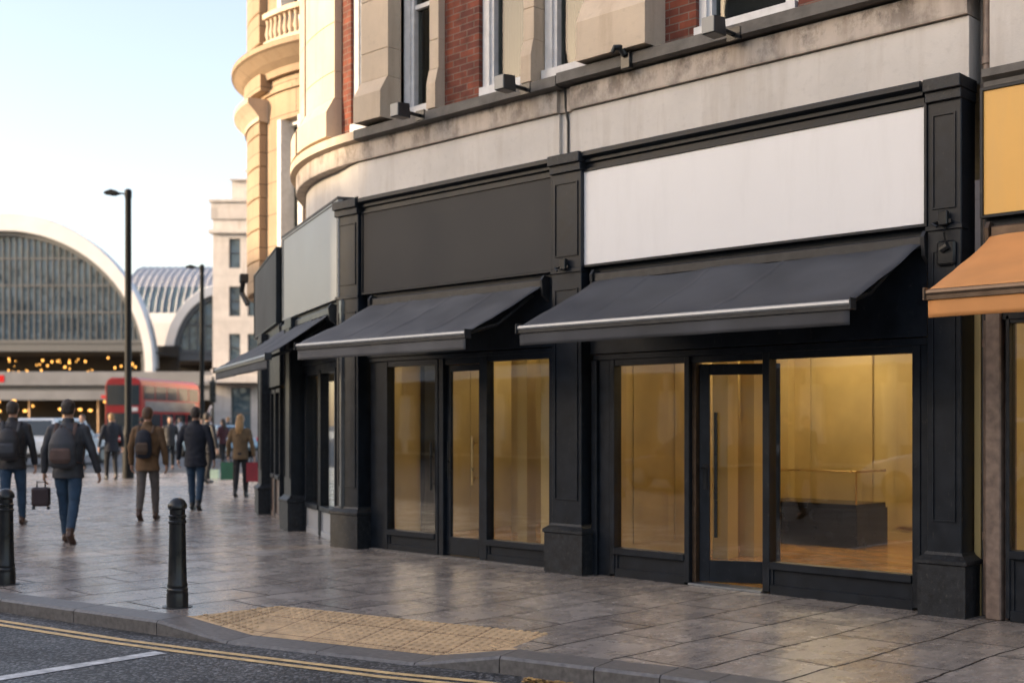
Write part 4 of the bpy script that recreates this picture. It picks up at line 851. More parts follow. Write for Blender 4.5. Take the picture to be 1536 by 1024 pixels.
# terrace across the street, shown in the glass; also builds the added sun-blocking blocks
def terrace(label, x0, x1, y, h, m, bay=3.2, dep=9, rz=0., loc=None):
    r = thing('terrace', label, 'building', loc or (x0, y, 0), rz); L = x1 - x0; nb = max(1, int(L / bay)); bw = L / nb; ws = []
    fl = [(.5, 3.2)] + [(4.6 + 3.5 * k, 6.7 + 3.5 * k) for k in range(int((h - 5) / 3.5))]
    for k in range(nb):
        for j, (za, zb) in enumerate(fl): e = .45 if j == 0 else .95; ws.append((k * bw + e, (k + 1) * bw - e, za, zb))
    b = MB(); fwall(b, 0, L, -.4, 0, 0, h, ws); b.box(0, L, -dep, -.4, h - .3, h); b.box(0, L, -dep, -dep + .3, 0, h - .3); b.box(0, .3, -dep + .3, -.4, 0, h - .3); b.box(L - .3, L, -dep + .3, -.4, 0, h - .3); b.build('wall', M[m], r, local=True)
    if h < 10:
        for k in range(nb): pieces(r, 'shop_front', ('dark', 'bronze', 'pipe', 'darkmetal')[(k * 7) % 4], (k * bw + .25, (k + 1) * bw - .25, .003, .06, .1, .75), (k * bw + .25, (k + 1) * bw - .25, .003, .3, 2.9, 3.55))
    b = MB(); b.box(-.2, L + .2, 0.002, .5, h - .7, h - .3); b.box(-.1, L + .1, .002, .3, 3.6, 4.1); b.build('cornice', M['rim'], r, local=True)
    b = MB(); [b.box(w[0], w[1], -.3, -.27, w[2], w[3]) for w in ws]; o = b.build('window_panes', M['farglass'], r, local=True); 
    return r
terrace('cream terrace facing the shops across the square, seen in their window reflections', -52, 26, -30, 8.2, 'cream_far')
RZ = radians(-30.)                                          # blocks added out of view to shade the scene, square to the low sun
def upsun(w_, a_): return (.866 * w_ - .5 * a_, -.5 * w_ - .866 * a_, 0)
terrace('tall stone sun blocker added behind the viewer to keep the shopfronts in shade', 0, 26, 0, 28., 'pale', rz=RZ, loc=upsun(-4.4, 62))
terrace('lower stone sun blocker added beside the tall one, behind the viewer to the left', 0, 15.6, 0, 20.6, 'pale', rz=RZ, loc=upsun(-20.2, 62))
terrace('farthest stone sun blocker, added behind the viewer past a gap for sunlight', 0, 44, 0, 20.6, 'pale', rz=RZ, loc=upsun(-77, 62))

#@@FURNITURE
# ================================================================== street furniture
bo = thing('bollard', 'black cast iron bollard beside the dropped kerb, nearest the tactile paving', 'bollard', (-2.25, -4.06, 0), 0, 'black iron bollards on the pavement')
b = MB(); b.lathe([(.088, 0), (.088, .11), (.083, .125), (.086, .135), (.086, .15), (.079, .16), (.083, .172), (.083, .185), (.077, .2), (.07, .45), (.066, .685), (.073, .69), (.073, .705), (.066, .712), (.066, .735), (.072, .74), (.072, .752), (.063, .76), (.063, .80), (.069, .805)], n=28); local(b, 'post', M['blackpaint'], bo, smooth=True)
b = MB(); b.lathe([(.069, .806), (.078, .815), (.078, .84), (.071, .852), (.06, .872), (.042, .888), (.02, .897), (.004, .899)], n=28); local(b, 'cap', M['blackpaint'], bo, smooth=True)
b = MB(); b.lathe([(.12, .001), (.12, .006), (.09, .007)], n=20); local(b, 'collar', M['darkmetal'], bo)
b2 = dup(bo); b2.location = (-4.66, -4.45, 0); b2['label'] = 'black cast iron bollard cut by the left edge of the photo'
def lamp_post(label, X, Z, h=8.):
    r = rootW('street_lamp', label, 'street lamp', X, Z, 0, 'street lamps')
    b = MB(); b.lathe([(.16, 0), (.16, 1.2), (.13, 1.3), (.10, 1.45), (.085, h - .25), (.10, h - .2), (.10, h - .02), (.05, h + .02)], n=14); local(b, 'post', M['postblack'], r, smooth=True)
    b = MB(); b.tube([(-.05, 0, h - .12), (-.25, 0, h - .1), (-.4, 0, h - .12)], .035, 8); b.prism([(-.22, h - .1), (-.3, h - .04), (-.45, h - .0), (-.62, h - .06), (-.66, h - .12), (-.4, h - .16)], lambda p, k: (p[0], (-.13, .13)[k], p[1])); local(b, 'lamp_head', M['postblack'], r, bevel=.02)
lamp_post('tall slim black street lamp standing right of the great arch', -10.65, 33.3); lamp_post('second, more distant black street lamp before the smaller arch', -12.66, 49.)
ts = rootW('traffic_signal', 'black traffic signal post by the pale building beyond the awning', 'traffic signal', -15.2, 61, radians(8))
b = MB(); b.tube([(0, 0, 0), (0, 0, 3.9)], .06, 8); local(b, 'post', M['blackpaint'], ts, smooth=True)
b = MB(); b.box(-.16, .16, -.25, -.08, 2.6, 3.7, .03); [b.tube([(0, -.4, z), (0, -.25, z)], .11, 10) for z in (2.8, 3.15, 3.5)]; local(b, 'signal_head', M['blackpaint'], ts)

#@@VEHICLES
# ================================================================== vehicles
def wheel(parent, x, y, r=.33, w=.22):
    b = MB(); s = -1 if x < 0 else 1; b.tube([(x - w / 2, y, r), (x + w / 2, y, r)], r, 20, side=(0, 1, 0)); o = b.build('wheel', M['rubber'], parent, local=True, smooth=True)
    b = MB(); b.tube([(x + s * (w / 2 - .02), y, r), (x + s * (w / 2 + .012), y, r)], r * .62, 14, side=(0, 1, 0)); b.build('rim', M['alu'], o, local=True, smooth=True)
def quadplate(b, pts, t):
    p = [Vector(q) for q in pts]; n = (p[1] - p[0]).cross(p[2] - p[0]).normalized(); b.prism(p, lambda q, k: q + n * (t if k else -.01))
def car(label, X, Z, phi, paint, suv=False, rear=True):
    """local frame: tail towards -y"""
    r = rootW('parked_car' if False else 'car', label, 'car', X, Z, phi, 'cars in the square'); L, hw = (4.5, .93); zb = 1.0 if suv else .86; zr = 1.72 if suv else 1.45
    b = MB(); side = [(-2.2, .32), (-2.25, .55), (-2.2, .95 if suv else .85), (-2.05, zb), (1.0, zb), (2.0, zb - .18), (2.25, zb - .35), (2.25, .4), (2.1, .28)]
    b.prism(side, lambda p, k: ((-hw, hw)[k], p[0], p[1])); local(b, 'body', M[paint], r, bevel=.07)
    yb, yt, yf, yft = (-2.1, -1.75, 1.05, .35) if suv else (-1.75, -1.1, 1.15, .25); ti = .2
    B = [(-hw + .03, yb), (hw - .03, yb), (hw - .03, yf), (-hw + .03, yf)]; T = [(-hw + ti, yt), (hw - ti, yt), (hw - ti, yft), (-hw + ti, yft)]
    b = MB(); va = [b.b.verts.new((*p, zb - .02)) for p in B]; vb = [b.b.verts.new((*p, zr)) for p in T]
    b.b.faces.new(va[::-1]); b.b.faces.new(vb)
    for i in range(4): b.b.faces.new((va[i], va[(i + 1) % 4], vb[(i + 1) % 4], vb[i]))
    local(b, 'cabin', M[paint], r, bevel=.05)
    def lerp(p, q_, t, s): return [(p[0] + (q_[0] - p[0]) * t) * s[0], p[1] + (q_[1] - p[1]) * t + s[1], zb + (zr - zb) * t]
    def glassq(i, j, nm, cx=.92):
        b = MB(); P0, P1, Q0, Q1 = Vector((*B[i], zb)), Vector((*B[j], zb)), Vector((*T[i], zr)), Vector((*T[j], zr))
        def bl(u, v): a = P0.lerp(P1, u); c = Q0.lerp(Q1, u); return a.lerp(c, v)
        quadplate(b, [bl(.07, .12), bl(.93, .12), bl(.91, .88), bl(.09, .88)], .012); local(b, nm, M['carglass'], r)
    glassq(0, 1, 'rear_window'); glassq(2, 3, 'windscreen'); glassq(1, 2, 'side_window'); glassq(3, 0, 'side_window')
    for s in (-1, 1):
        b = MB(); b.box(s * (hw - .3), s * (hw - .04), -2.275, -2.2, .72, .92, .01); local(b, 'tail_light', M['taillight'], r)
        b = MB(); b.box(s * (hw - .35), s * (hw - .08), 2.2, 2.275, .55, .68, .01); local(b, 'headlight', M['plate'], r)
        b = MB(); b.box(s * (hw + .0), s * (hw + .18), .75, .9, zb, zb + .14, .02); local(b, 'wing_mirror', M[paint], r)
    b = MB(); b.box(-.26, .26, -2.275, -2.25, .5, .61); local(b, 'number_plate', M['plate'], r)
    b = MB(); b.box(-hw + .02, hw - .02, -2.3, -2.2, .3, .46, .02); local(b, 'bumper', M['darkmetal'], r)
    for x in (-hw + .1, hw - .1):
        for y in (-1.4, 1.4): wheel(r, x, y)
    return r
car('silver white hatchback with red tail lights behind the leftmost walkers', -16.9, 45, radians(-8), 'carwhite', suv=True)
car('pale blue car partly hidden behind the couple near the awning', -13.6, 55, radians(50), 'carblue')
car('white car behind the walker in the dark coat', -18.2, 66, radians(75), 'carwhite')
car('dark blue car in front of the red bus', -24., 62, radians(70), 'cardark')
# double decker
bu = rootW('double_decker_bus', 'red double decker bus turning in front of the station canopy', 'bus', -25.6, 79, radians(-6))
b = MB(); hw = 1.25
sec = [(-hw, .35), (-hw, 4.05), (-hw + .12, 4.4), (-hw + .4, 4.58), (hw - .4, 4.58), (hw - .12, 4.4), (hw, 4.05), (hw, .35)]
b.prism(sec, lambda p, k: (p[0], (0, 10.5)[k], p[1])); local(b, 'body', M['red'], bu, bevel=.06)
def plate(nm, x0, x1, y0, y1, z0, z1, m): b = MB(); b.box(x0, x1, y0, y1, z0, z1, .01); return local(b, nm, M[m], bu)
plate('upper_windscreen', -1.12, 1.12, -.03, .05, 2.75, 4.1, 'carglass'); plate('lower_windscreen', -1.12, 1.12, -.03, .05, 1.0, 2.25, 'carglass'); plate('destination_blind', .2, 1.0, -.05, .0, 2.35, 2.62, 'plate')
for s in (-1, 1):
    for k in range(5): plate('upper_window', s * 1.22, s * 1.265, .35 + k * 2., 2.2 + k * 2., 3.15, 4.05, 'carglass')
    plate('advert_panel', s * 1.22, s * 1.27, .6, 9.6, 2.35, 3.05, 'adgrey')
    for k in range(4): plate('lower_window', s * 1.22, s * 1.265, 1.1 + k * 2.3, 3.2 + k * 2.3, 1.25, 2.2, 'carglass')
    plate('headlight', s * .75 - .2, s * .75 + .2, -.04, .02, .62, .82, 'plate')
    for y in (2.2, 7.8): wheel(bu, s * 1.12, y, .48, .28)
plate('number_plate', -.3, .3, -.04, .0, .48, .58, 'plate')
vn = rootW('delivery_van', 'grey white van behind the red bus', 'van', -22.6, 88, radians(-35))
b = MB(); b.prism([(0, .4), (0, 1.2), (.9, 1.6), (1.5, 2.9), (6.2, 3.0), (6.2, .4)], lambda p, k: ((-1.1, 1.1)[k], p[0], p[1])); local(b, 'body', M['carwhite'], vn, bevel=.08)
b = MB(); quadplate(b, [(-.95, .93, 1.7), (.95, .93, 1.7), (.9, 1.42, 2.75), (-.9, 1.42, 2.75)], -.03); local(b, 'windscreen', M['carglass'], vn)
for x in (-1.0, 1.0):
    for y in (1.2, 5.1): wheel(vn, x, y, .36)

#@@PEOPLE
# ================================================================== people (local frame: facing +y, feet on z = 0)
def remesh(o, voxel, smooth_it=6, fac=.5):
    r = o.modifiers.new('r', 'REMESH'); r.mode = 'VOXEL'; r.voxel_size = voxel; r.use_smooth_shade = True
    if smooth_it: s = o.modifiers.new('s', 'SMOOTH'); s.iterations = smooth_it; s.factor = fac
    dg = bpy.context.evaluated_depsgraph_get(); dg.update(); me = bpy.data.meshes.new_from_object(o.evaluated_get(dg)); old = o.data
    o.modifiers.clear(); o.data = me; bpy.data.meshes.remove(old); me.name = o.name
    for p in me.polygons: p.use_smooth = True
    return o
def lp3(a, c, t): return Vector(a).lerp(Vector(c), t)
def make_person(label, jacket, trousers, shoe, hair, stride=.0, lead=1, long_hair=False, long_coat=.0, slim=1., arm=(.0, .0), collar=True, loc=(0, 0, 0), rz=0., h=1.75, grp='pedestrians walking away over the pavement', spread=(.0, .0)):
    """stride: metres between the ankles; lead: which foot is ahead (+1 right); arm: forward swing of left, right hand"""
    r = thing('person', label, 'person', loc, rz, grp); k = h / 1.75; r.scale = (k, k, k)
    legs = {}
    for s in (-1, 1):
        f = stride / 2 * (1 if s == lead else -1); up = 0. if f >= 0 else min(.10, -f * .35)
        hip = Vector((s * .088 * slim, 0, .92)); ank = Vector((s * .085, f, .085 + up)); kn = Vector((s * .09, f * .5 + (.05 if f < 0 else .03), .50 + up * .3)); legs[s] = (hip, kn, ank, up)
    sh = 1.425; arms = {}
    for s, sw in ((-1, arm[0]), (1, arm[1])):
        sp = spread[0] if s < 0 else spread[1]
        S_ = Vector((s * .185 * slim, -.005, sh - .02)); E_ = Vector((s * (.245 * slim + .015 + sp * .5), sw * .3 - .02, 1.14)); H_ = Vector((s * (.262 * slim + .015 + sp), sw + .035, .875)); arms[s] = (S_, E_, H_)
    # --- body, one surface: torso, legs, neck, head with face, arms, hands
    b = MB()
    b.tube([(0, 0, .86), (0, 0, 1.0), (0, 0, 1.2), (0, 0, 1.36), (0, 0, 1.44)], [(.15 * slim, .105), (.14 * slim, .1), (.155 * slim, .11), (.165 * slim, .10), (.09, .07)], 14)
    b.tube([(0, -.005, 1.4), (0, .005, 1.47), (0, .015, 1.56)], [.062, .055, .054], 12)
    b.ball((0, .02, 1.645), (.073, .092, .108), 16); b.ball((0, .045, 1.585), (.055, .06, .06), 12)
    b.tube([(0, .105, 1.66), (0, .122, 1.63), (0, .127, 1.617), (0, .1, 1.61)], [.009, .013, .015, .01], 6)
    b.tube([(-.025, .099, 1.578), (0, .106, 1.58), (.025, .099, 1.578)], .008, 6, side=(0, 0, 1))
    for s in (-1, 1):
        b.ball((s * .03, .096, 1.655), (.013, .01, .008), 8); b.ball((s * .075, .0, 1.64), (.012, .022, .033), 8)
        hip, kn, ank, up = legs[s]; b.tube([hip, lp3(hip, kn, .5), kn, lp3(kn, ank, .3), ank], [.075, .068, .05, .05, .034], 10)
        b.tube([ank + Vector((0, -.04, -.045)), ank + Vector((0, .1, -.055))], [.035, .03], 8, side=(1, 0, 0))
        S_, E_, H_ = arms[s]; b.tube([S_, lp3(S_, E_, .5), E_, lp3(E_, H_, .35), H_], [.05, .045, .036, .036, .026], 10)
        d = (H_ - E_).normalized(); pal = H_ + d * .05
        b.tube([H_, H_ + d * .03, H_ + d * .085], [(.02, .024), (.018, .038), (.016, .04)], 10, side=(1, 0, 0))
        for q_, ln in enumerate((.068, .078, .073, .055)):          # curled fingers
            y0 = .03 - q_ * .02; base = H_ + d * .083 + Vector((0, y0, 0)); c1 = base + d * ln * .5 + Vector((-s * .006, .003, 0)); c2 = c1 + d * ln * .42 + Vector((-s * .024, .004, 0)); c3 = c2 + d * .008 + Vector((-s * .02, 0, 0))
            b.tube([base, c1, c2, c3], [.0092, .0088, .008, .007], 6)
        t0 = H_ + d * .025 + Vector((0, .03, 0)); b.tube([t0, t0 + d * .03 + Vector((-s * .008, .024, 0)), t0 + d * .062 + Vector((-s * .016, .03, 0))], [.012, .0105, .0085], 6)
    remesh(local(b, 'body', M['skin'], r), .0065, 3)
    # --- jacket
    b = MB(); hem = .80 - long_coat
    zs = [hem, .9, 1.02, 1.18, 1.32, 1.40, 1.445, 1.475]; rad = [(.19 + long_coat * .12, .142), (.186, .138), (.172, .128), (.188, .135), (.198, .132), (.185, .115), (.125, .09), (.083, .075)]
    b.tube([(0, .0 if z < 1.1 else -.008, z) for z in zs], [(x * slim, y * slim) for x, y in rad], 20)
    for s in (-1, 1):
        S_, E_, H_ = arms[s]; b.ball(S_ + Vector((-s * .02, 0, .0)), (.07, .07, .062), 10)
        b.tube([S_ + Vector((-s * .03, 0, .01)), S_, lp3(S_, E_, .5), E_, lp3(E_, H_, .5), H_ + (H_ - E_).normalized() * .012], [.06, .068, .062, .053, .049, .042], 12)
    if collar: b.tube([(0, -.004, 1.45), (0, -.0, 1.5), (0, .004, 1.53)], [(.085, .08), (.074, .075), (.07, .072)], 14)
    o = local(b, 'jacket', jacket, r); remesh(o, .011, 7)
    for v in o.data.vertices:                        # folds in the cloth
        c = v.co; a_ = noise.noise(Vector((c.x * 7, c.y * 7, c.z * 11))) * .008 + noise.noise(Vector((c.x * 14 + 5, c.y * 14, c.z * 24))) * .005; v.co += Vector((c.x * .9, c.y * .9 + .0001, 0)).normalized() * a_
    # --- trousers
    b = MB(); b.tube([(0, 0, .8), (0, -.005, .9), (0, 0, .98)], [(.155 * slim, .11), (.165 * slim, .125), (.15 * slim, .105)], 16)
    for s in (-1, 1):
        hip, kn, ank, up = legs[s]; b.tube([hip, lp3(hip, kn, .45), kn, lp3(kn, ank, .35), lp3(kn, ank, .9), ank + Vector((0, 0, .012))], [.094 * slim, .086 * slim, .068, .064, .052, .055], 12)
    o = local(b, 'trousers', trousers, r); remesh(o, .011, 5)
    for v in o.data.vertices:
        c = v.co; v.co.y += noise.noise(Vector((c.x * 9, c.y * 5, c.z * 22))) * .007; v.co.x += noise.noise(Vector((c.x * 9, c.y * 5 + 7, c.z * 20))) * .005
    # --- shoes
    for s in (-1, 1):
        hip, kn, ank, up = legs[s]; b = MB(); t = -.55 * up / .1
        pts = []
        for y, z, rx, rz_ in ((-.07, .045, .03, .04), (-.04, .05, .04, .05), (.03, .045, .042, .045), (.1, .035, .046, .034), (.16, .03, .036, .028), (.185, .026, .018, .018)):
            pts.append((Vector((ank.x, ank.y + y, z + up - (y * .9 if up > .02 else 0) * .8 + (0 if up < .02 else -.02))), (rx, rz_)))
        b.tube([p[0] for p in pts], [p[1] for p in pts], 12); b.tube([ank + Vector((0, -.015, -.03)), ank + Vector((0, -.01, .055))], [.045, .047], 12)
        remesh(local(b, 'shoe', shoe, r), .008, 3)
    # --- hair
    b = MB(); b.ball((0, .0, 1.672), (.084, .098, .098), 18); b.ball((0, -.03, 1.625), (.077, .07, .085), 14)
    if long_hair: b.tube([(0, -.035, 1.66), (0, -.075, 1.56), (0, -.105, 1.45), (0, -.115, 1.34)], [(.085, .06), (.09, .055), (.085, .045), (.05, .025)], 12)
    o = local(b, 'hair', hair, r); remesh(o, .008, 4)
    bm = bmesh.new(); bm.from_mesh(o.data); dl = [v for v in bm.verts if v.co.y > .055 and v.co.z < 1.70 or (not long_hair and v.co.z < 1.575)]; bmesh.ops.delete(bm, geom=dl, context='VERTS'); bm.to_mesh(o.data); bm.free()
    for v in o.data.vertices: v.co += Vector((v.co.x, v.co.y, v.co.z - 1.65)).normalized() * noise.noise(v.co * 40) * .006
    return r
def backpack(label, person, m, trim, w=.15, hgt=.44, zb=.94):
    r = thing('backpack', label, 'backpack', person.location, person.rotation_euler.z); r.scale = person.scale
    b = MB(); b.tube([(0, -.2, zb), (0, -.215, zb + .04), (0, -.225, zb + .14), (0, -.225, zb + .28), (0, -.205, zb + .38), (0, -.185, zb + hgt)], [(w * .8, .06), (w, .085), (w * 1.05, .095), (w, .085), (w * .8, .065), (w * .4, .03)], 18); remesh(local(b, 'bag', m, r), .01, 5)
    b = MB(); b.tube([(0, -.30, zb + .05), (0, -.32, zb + .1), (0, -.315, zb + .2), (0, -.29, zb + .235)], [(w * .6, .02), (w * .78, .03), (w * .75, .028), (w * .6, .012)], 14); remesh(local(b, 'front_pocket', trim, r), .008, 4)
    for s in (-1, 1):
        b = MB(); pts = [(s * w * .55, -.17, zb + .05), (s * w * .62, -.16, zb + .38), (s * .11, -.135, 1.36), (s * .115, -.07, 1.475), (s * .12, .06, 1.455), (s * .125, .14, 1.33), (s * .15, .12, 1.1), (s * .165, -.02, .98), (s * w * .8, -.15, zb + .06)]
        b.tube(pts, [(.022, .007)] * len(pts), 6); local(b, 'strap', trim, r, smooth=True)
    b = MB(); b.tube([(-.03, -.19, zb + hgt - .02), (-.02, -.2, zb + hgt + .03), (.02, -.2, zb + hgt + .03), (.03, -.19, zb + hgt - .02)], .008, 6); local(b, 'grab_loop', trim, r, smooth=True)
    return r
cNavy = cloth('navy wool', (.012, .015, .024)); cBlack = cloth('black nylon', (.012, .012, .015), .6); cCharcoal = cloth('charcoal nylon', (.03, .032, .038), .6); cTan = cloth('tan wool', (.24, .14, .06)); cTob = cloth('tobacco brown wool', (.13, .073, .034)); cOlive = cloth('brown olive wool', (.115, .075, .038))
cJean = cloth('blue denim', (.022, .05, .09)); cJeanDark = cloth('dark denim', (.014, .026, .045)); cGrey = cloth('grey chinos', (.10, .085, .075)); cBlk = cloth('black trousers', (.012, .012, .014)); cMid = cloth('mid blue coat', (.07, .11, .17)); cLight = cloth('light grey top', (.3, .3, .32)); cBurg = cloth('burgundy coat', (.06, .016, .02))
shBrown = mat('brown leather', (.06, .03, .018), .45, coord='O', nscale=20, namt=.3); shBlack = mat('black leather', (.012, .012, .012), .4, coord='O')
hDark = mat('dark brown hair', (.022, .013, .008), .55, coord='O', nscale=90, namt=.5, stretch=(1, 1, .2), bscale=200, bump=.6); hBrown = mat('brown hair', (.07, .035, .015), .55, coord='O', nscale=90, namt=.5, stretch=(1, 1, .2), bscale=200, bump=.6); hBlond = mat('dark blond hair', (.26, .15, .055), .55, coord='O', nscale=90, namt=.5, stretch=(1, 1, .2), bscale=200, bump=.6)
p1 = make_person('person in a black jacket and jeans with a backpack, at the left edge', cBlack, cJean, shBrown, hDark, .34, 1, arm=(-.05, .06), loc=(-11.1, -1.62, 0), rz=ANG + .12, h=1.83)
p2 = make_person('person in a charcoal jacket and blue jeans with a large grey backpack', cCharcoal, cJean, shBrown, hDark, .40, -1, arm=(.0, .08), loc=(-7.95, -2.27, 0), rz=ANG + .06, h=1.8, spread=(.02, .05))
p3 = make_person('person in a tobacco brown coat and grey trousers with a small dark backpack', cTob, cGrey, shBrown, hBrown, .30, 1, arm=(.04, .02), loc=(-10.55, .26, 0), rz=ANG + .02, h=1.76, long_coat=.03, slim=.97)
p4 = make_person('person in a navy coat and blue jeans with empty hands', cNavy, cJean, shBlack, hDark, .26, -1, arm=(.02, -.02), loc=(-11.95, 1.95, 0), rz=ANG, h=1.79, long_coat=.06, spread=(.03, .03))
p5 = make_person('person with long fair hair and a brown jacket carrying two shopping bags', cOlive, cBlk, shBlack, hBlond, .20, 1, long_hair=True, arm=(.0, .0), loc=(-14.65, 4.62, 0), rz=ANG - .05, h=1.70, slim=.9, spread=(.02, .03))
backpack('black backpack on the person at the left edge', p1, cBlack, cCharcoal); backpack('large dark grey backpack with brown straps worn over a charcoal jacket', p2, cCharcoal, cloth('brown webbing', (.09, .055, .045)), w=.165, hgt=.47); backpack('small dark backpack with a brown front worn on the tobacco brown coat', p3, cNavy, cloth('brown canvas', (.07, .045, .03)), w=.125, hgt=.42, zb=.98)
def handpos(p, s): return p.matrix_basis @ Vector((s * .30, .06, .80))
def basis(p): p.rotation_mode = 'XYZ'; return Matrix.LocRotScale(p.location, p.rotation_euler, p.scale)
# wheeled case pulled by the second walker
hp = basis(p2) @ Vector((-.31, -.02, .79)); cp = hp + Vector((-.02, .0, 0))
r = thing('suitcase', 'small blackish maroon case carried in the left hand of the walker with the large backpack', 'suitcase', (cp.x, cp.y, 0), ANG + .1)
b = MB(); b.box(-.11, .11, -.06, .06, .47, .71, .03); local(b, 'case', cloth('dark maroon leather', (.022, .009, .01), .5), r)
b = MB(); b.tube([(-.05, 0, .71), (-.05, 0, .775), (.05, 0, .775), (.05, 0, .71)], .011, 6); local(b, 'handle', shBlack, r, smooth=True)
for x in (-.09, .09): b = MB(); b.tube([(x - .015, 0, .45), (x + .015, 0, .45)], .022, 10, side=(0, 1, 0)); local(b, 'wheel', shBlack, r)
def shopping_bag(label, pos, m, w, hgt, d, rz=ANG, cat='shopping bag'):
    r = thing('shopping_bag', label, cat, pos, rz, 'paper shopping bags'); b = MB()
    v0 = [b.b.verts.new(q) for q in ((-w, -d, 0), (w, -d, 0), (w, d, 0), (-w, d, 0))]; v1 = [b.b.verts.new(q) for q in ((-w, -d * .8, hgt), (w, -d * .8, hgt), (w, d * .8, hgt), (-w, d * .8, hgt))]
    b.b.faces.new(v0[::-1])
    for i in range(4): b.b.faces.new((v0[i], v0[(i + 1) % 4], v1[(i + 1) % 4], v1[i]))
    o = local(b, 'bag', m, r); so = o.modifiers.new('t', 'SOLIDIFY'); so.thickness = .004
    for s in (-1, 1): b = MB(); b.tube([(-w * .45, s * d * .8, hgt - .02), (-w * .3, 0, hgt + .1), (w * .3, 0, hgt + .1), (w * .45, s * d * .8, hgt - .02)], .006, 6); local(b, 'handle', shBlack, r, smooth=True)
    return r
mG = mat('green paper', (.03, .13, .07), .6, coord='O', bump=.05); mR = mat('crimson paper', (.22, .015, .025), .6, coord='O', bump=.05); mP = mat('pale green paper', (.30, .42, .36), .6, coord='O', bump=.05)
for s, m_, lb, hh in ((-1, mG, 'dark green shopping bag in the left hand of the fair-haired walker', .36), (1, mR, 'crimson shopping bag in the right hand of the fair-haired walker', .40)):
    q = basis(p5) @ Vector((s * .275, .035, .80)); shopping_bag(lb, (q.x, q.y, q.z - hh - .06), m_, .14, hh, .06)
shopping_bag('pale green paper bag standing on the pavement between two walkers', W(-8.3, 33.5, 0.), mP, .13, .24, .07)
# the crowd beyond: copies with other clothes
def crowd(src, X, Z, rz, label, jk=None, tr=None, hr=None, h=1.):
    c = dup(src); c.location = W(X, Z); c.rotation_euler.z = rz; c.scale = src.scale * h; c['label'] = label; c['group'] = 'pedestrians far across the square'
    for ch in children(c):
        n_ = ch.name.split('.')[0]; m_ = {'jacket': jk, 'trousers': tr, 'hair': hr}.get(n_)
        if m_: ch.material_slots[0].link = 'OBJECT'; ch.material_slots[0].material = m_
    return c
crowd(p4, -10.85, 32.5, ANG + .6, 'person in a dark suit standing alone just left of the tall street lamp', cNavy, cBlk, hBlond)
crowd(p4, -7.75, 30.5, ANG - .5, 'person in a dark jacket half hidden left of the fair-haired walker', cBlack, cBlk, hDark)
crowd(p2, -13.6, 38, ANG + 2.8, 'person in a blue coat beside the silver car', cMid, cBlk, hBrown)
crowd(p3, -14.2, 46, ANG + .4, 'person in a dark jacket in front of the bus front', cBlack, cJeanDark, hDark)
crowd(p3, -11.4, 40, ANG + 3.4, 'person in a black coat between the tobacco brown coat and the navy coat', cBlack, cBlk, hDark)
crowd(p5, -12.4, 48, ANG + 2.9, 'person with fair hair in pale grey seen over the walkers in the middle', cLight, cJeanDark, hBlond)
crowd(p1, -20.8, 50, ANG + 1.2, 'person in a grey top between the two left walkers', cLight, cBlk, hBrown)
crowd(p5, -10.6, 44, ANG + .9, 'person in a burgundy coat behind the navy coat', cBurg, cBlk, hDark)
crowd(p2, -15.9, 52, ANG - 1.3, 'person in pale grey crossing before the bus', cLight, cJean, hDark)
crowd(p4, -10.2, 51, ANG + 2.6, 'person in mid blue near the pale blue car', cMid, cJeanDark, hBrown)
crowd(p3, -12.9, 57, ANG - .8, 'person in tan far off beyond the second street lamp', cTan, cBlk, hBlond)
crowd(p1, -19.2, 58, ANG + 2.2, 'person in black beside the dark blue car', cBlack, cBlk, hDark)

rc = random.Random(4)
hues = [('black', cBlack), ('navy', cNavy), ('charcoal', cCharcoal), ('mid blue', cMid), ('burgundy', cBurg), ('pale grey', cLight), ('brown', cOlive), ('tan', cTan)]
spots = [(-26.5, 62, 'left of the silver car, under the canopy'), (-24.2, 56, 'left of the silver car, nearer than the canopy'), (-20.2, 63, 'just right of the silver car'), (-19.0, 68, 'below the left end of the bus'), (-16.6, 60, 'below the right end of the bus'), (-14.9, 63, 'between the two street lamps, far off'), (-13.4, 66, 'left of the traffic signal'), (-12.0, 62, 'between the navy coat and the fair hair'), (-11.2, 58, 'right of the second street lamp'), (-10.0, 61, 'behind the fair-haired walker'), (-22.4, 70, 'between the car and the bus'), (-17.6, 55, 'in front of the bus wheel')]
for k_, (X_, Z_, wh) in enumerate(spots):
    nm, mt = hues[(k_ * 5 + 1) % 8]; crowd((p1, p3, p4, p5, p2)[k_ % 5], X_, Z_, ANG + rc.choice((0, 3.1, 1.4, -1.6)) + rc.uniform(-.5, .5), 'distant person in %s, %s' % (nm, wh), mt, (cBlk, cJeanDark, cGrey)[k_ % 3], (hDark, hBrown, hBlond)[k_ % 3], rc.uniform(.94, 1.03))
for i_, (src, x, y, a_, lb, jk, tr) in enumerate((
    (p1, -4.2, -8.6, 1.5, 'person in black crossing the road, mirrored in the dark-signed shop window', cBlack, cBlk), (p3, -6.2, -12.5, -1.2, 'person in a dark coat across the road, mirrored in the glass doors', cBlack, cJeanDark),
    (p4, -1.4, -12., 2.6, 'person in mid blue across the road, mirrored beside the open door', cMid, cBlk), (p5, -9.5, -10.5, .6, 'person in burgundy across the road, mirrored in the leftmost glass door', cBurg, cBlk))):
    c_ = crowd(src, 0, 0, a_, lb, jk, tr); c_.location = (x, y, RD); c_['group'] = 'people mirrored in the shop windows'
cr = car('dark blue car parked across the road, mirrored in the shop windows', 0, 0, 0, 'cardark'); cr.location = (-10.5, -15.2, RD); cr.rotation_euler.z = radians(88)
cr = car('white car parked across the road, mirrored in the shop windows', 0, 0, 0, 'carwhite', suv=True); cr.location = (-3.6, -15.0, RD); cr.rotation_euler.z = radians(92)

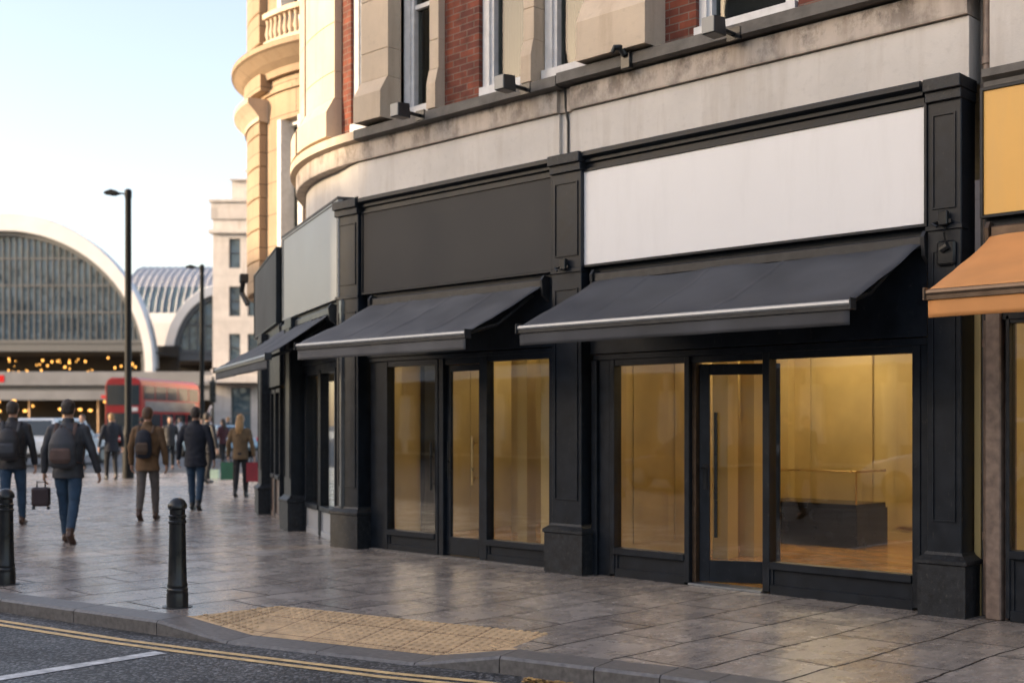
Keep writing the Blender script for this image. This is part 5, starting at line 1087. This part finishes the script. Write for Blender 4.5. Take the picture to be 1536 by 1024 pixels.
#@@LIGHT
# ================================================================== light, sky, camera
SUN_AZ = Vector((-.5, -.866)); EL = radians(15.)
w = bpy.data.worlds.new('World'); S.world = w; w.use_nodes = True; n = w.node_tree.nodes; l = w.node_tree.links; n.clear()
o = n.new('ShaderNodeOutputWorld'); bg = n.new('ShaderNodeBackground'); sk = n.new('ShaderNodeTexSky'); sk.sky_type = 'NISHITA'; sk.sun_disc = False
sk.sun_elevation = EL; sk.sun_rotation = atan2(SUN_AZ.x, SUN_AZ.y); sk.air_density = 1.0; sk.dust_density = 2.2; sk.ozone_density = .4
veil = n.new('ShaderNodeMix'); veil.data_type = 'RGBA'; veil.blend_type = 'ADD'; veil.inputs[0].default_value = 1.; veil.inputs[7].default_value = (.34, .24, .23, 1)   # thin high cloud veil
tn = n.new('ShaderNodeMix'); tn.data_type = 'RGBA'; tn.blend_type = 'MULTIPLY'; tn.inputs[0].default_value = 1.; tn.inputs[7].default_value = (.95, .915, .925, 1); l.new(sk.outputs[0], tn.inputs[6]); l.new(tn.outputs[2], veil.inputs[6]); l.new(veil.outputs[2], bg.inputs[0]); bg.inputs[1].default_value = .15; l.new(bg.outputs[0], o.inputs[0])
sd = bpy.data.lights.new('sun', 'SUN'); sd.energy = 3.0; sd.angle = radians(.6); sd.color = (1., .76, .50); so = bpy.data.objects.new('sun', sd); C.objects.link(so)
d = Vector((-SUN_AZ.x * cos(EL), -SUN_AZ.y * cos(EL), -sin(EL))); so.rotation_euler = d.to_track_quat('-Z', 'Y').to_euler()
cd = bpy.data.cameras.new('camera'); cam = bpy.data.objects.new('camera', cd); C.objects.link(cam); S.camera = cam
cam.location = CAM; cam.rotation_euler = (pi / 2, 0, ANG); cd.sensor_width = 36; cd.lens = 36 * 1800 / 1536; cd.shift_y = 124 / 1536; cd.clip_end = 3000
cd.dof.use_dof = True; cd.dof.focus_distance = 9.2; cd.dof.aperture_fstop = cd.lens / 28.
S.view_settings.view_transform = 'Standard'; S.view_settings.look = 'None'; S.view_settings.exposure = 1.52; S.view_settings.gamma = 1
S.cycles.max_bounces = 8; S.cycles.transparent_max_bounces = 16; S.cycles.sample_clamp_indirect = 6; S.cycles.caustics_reflective = False
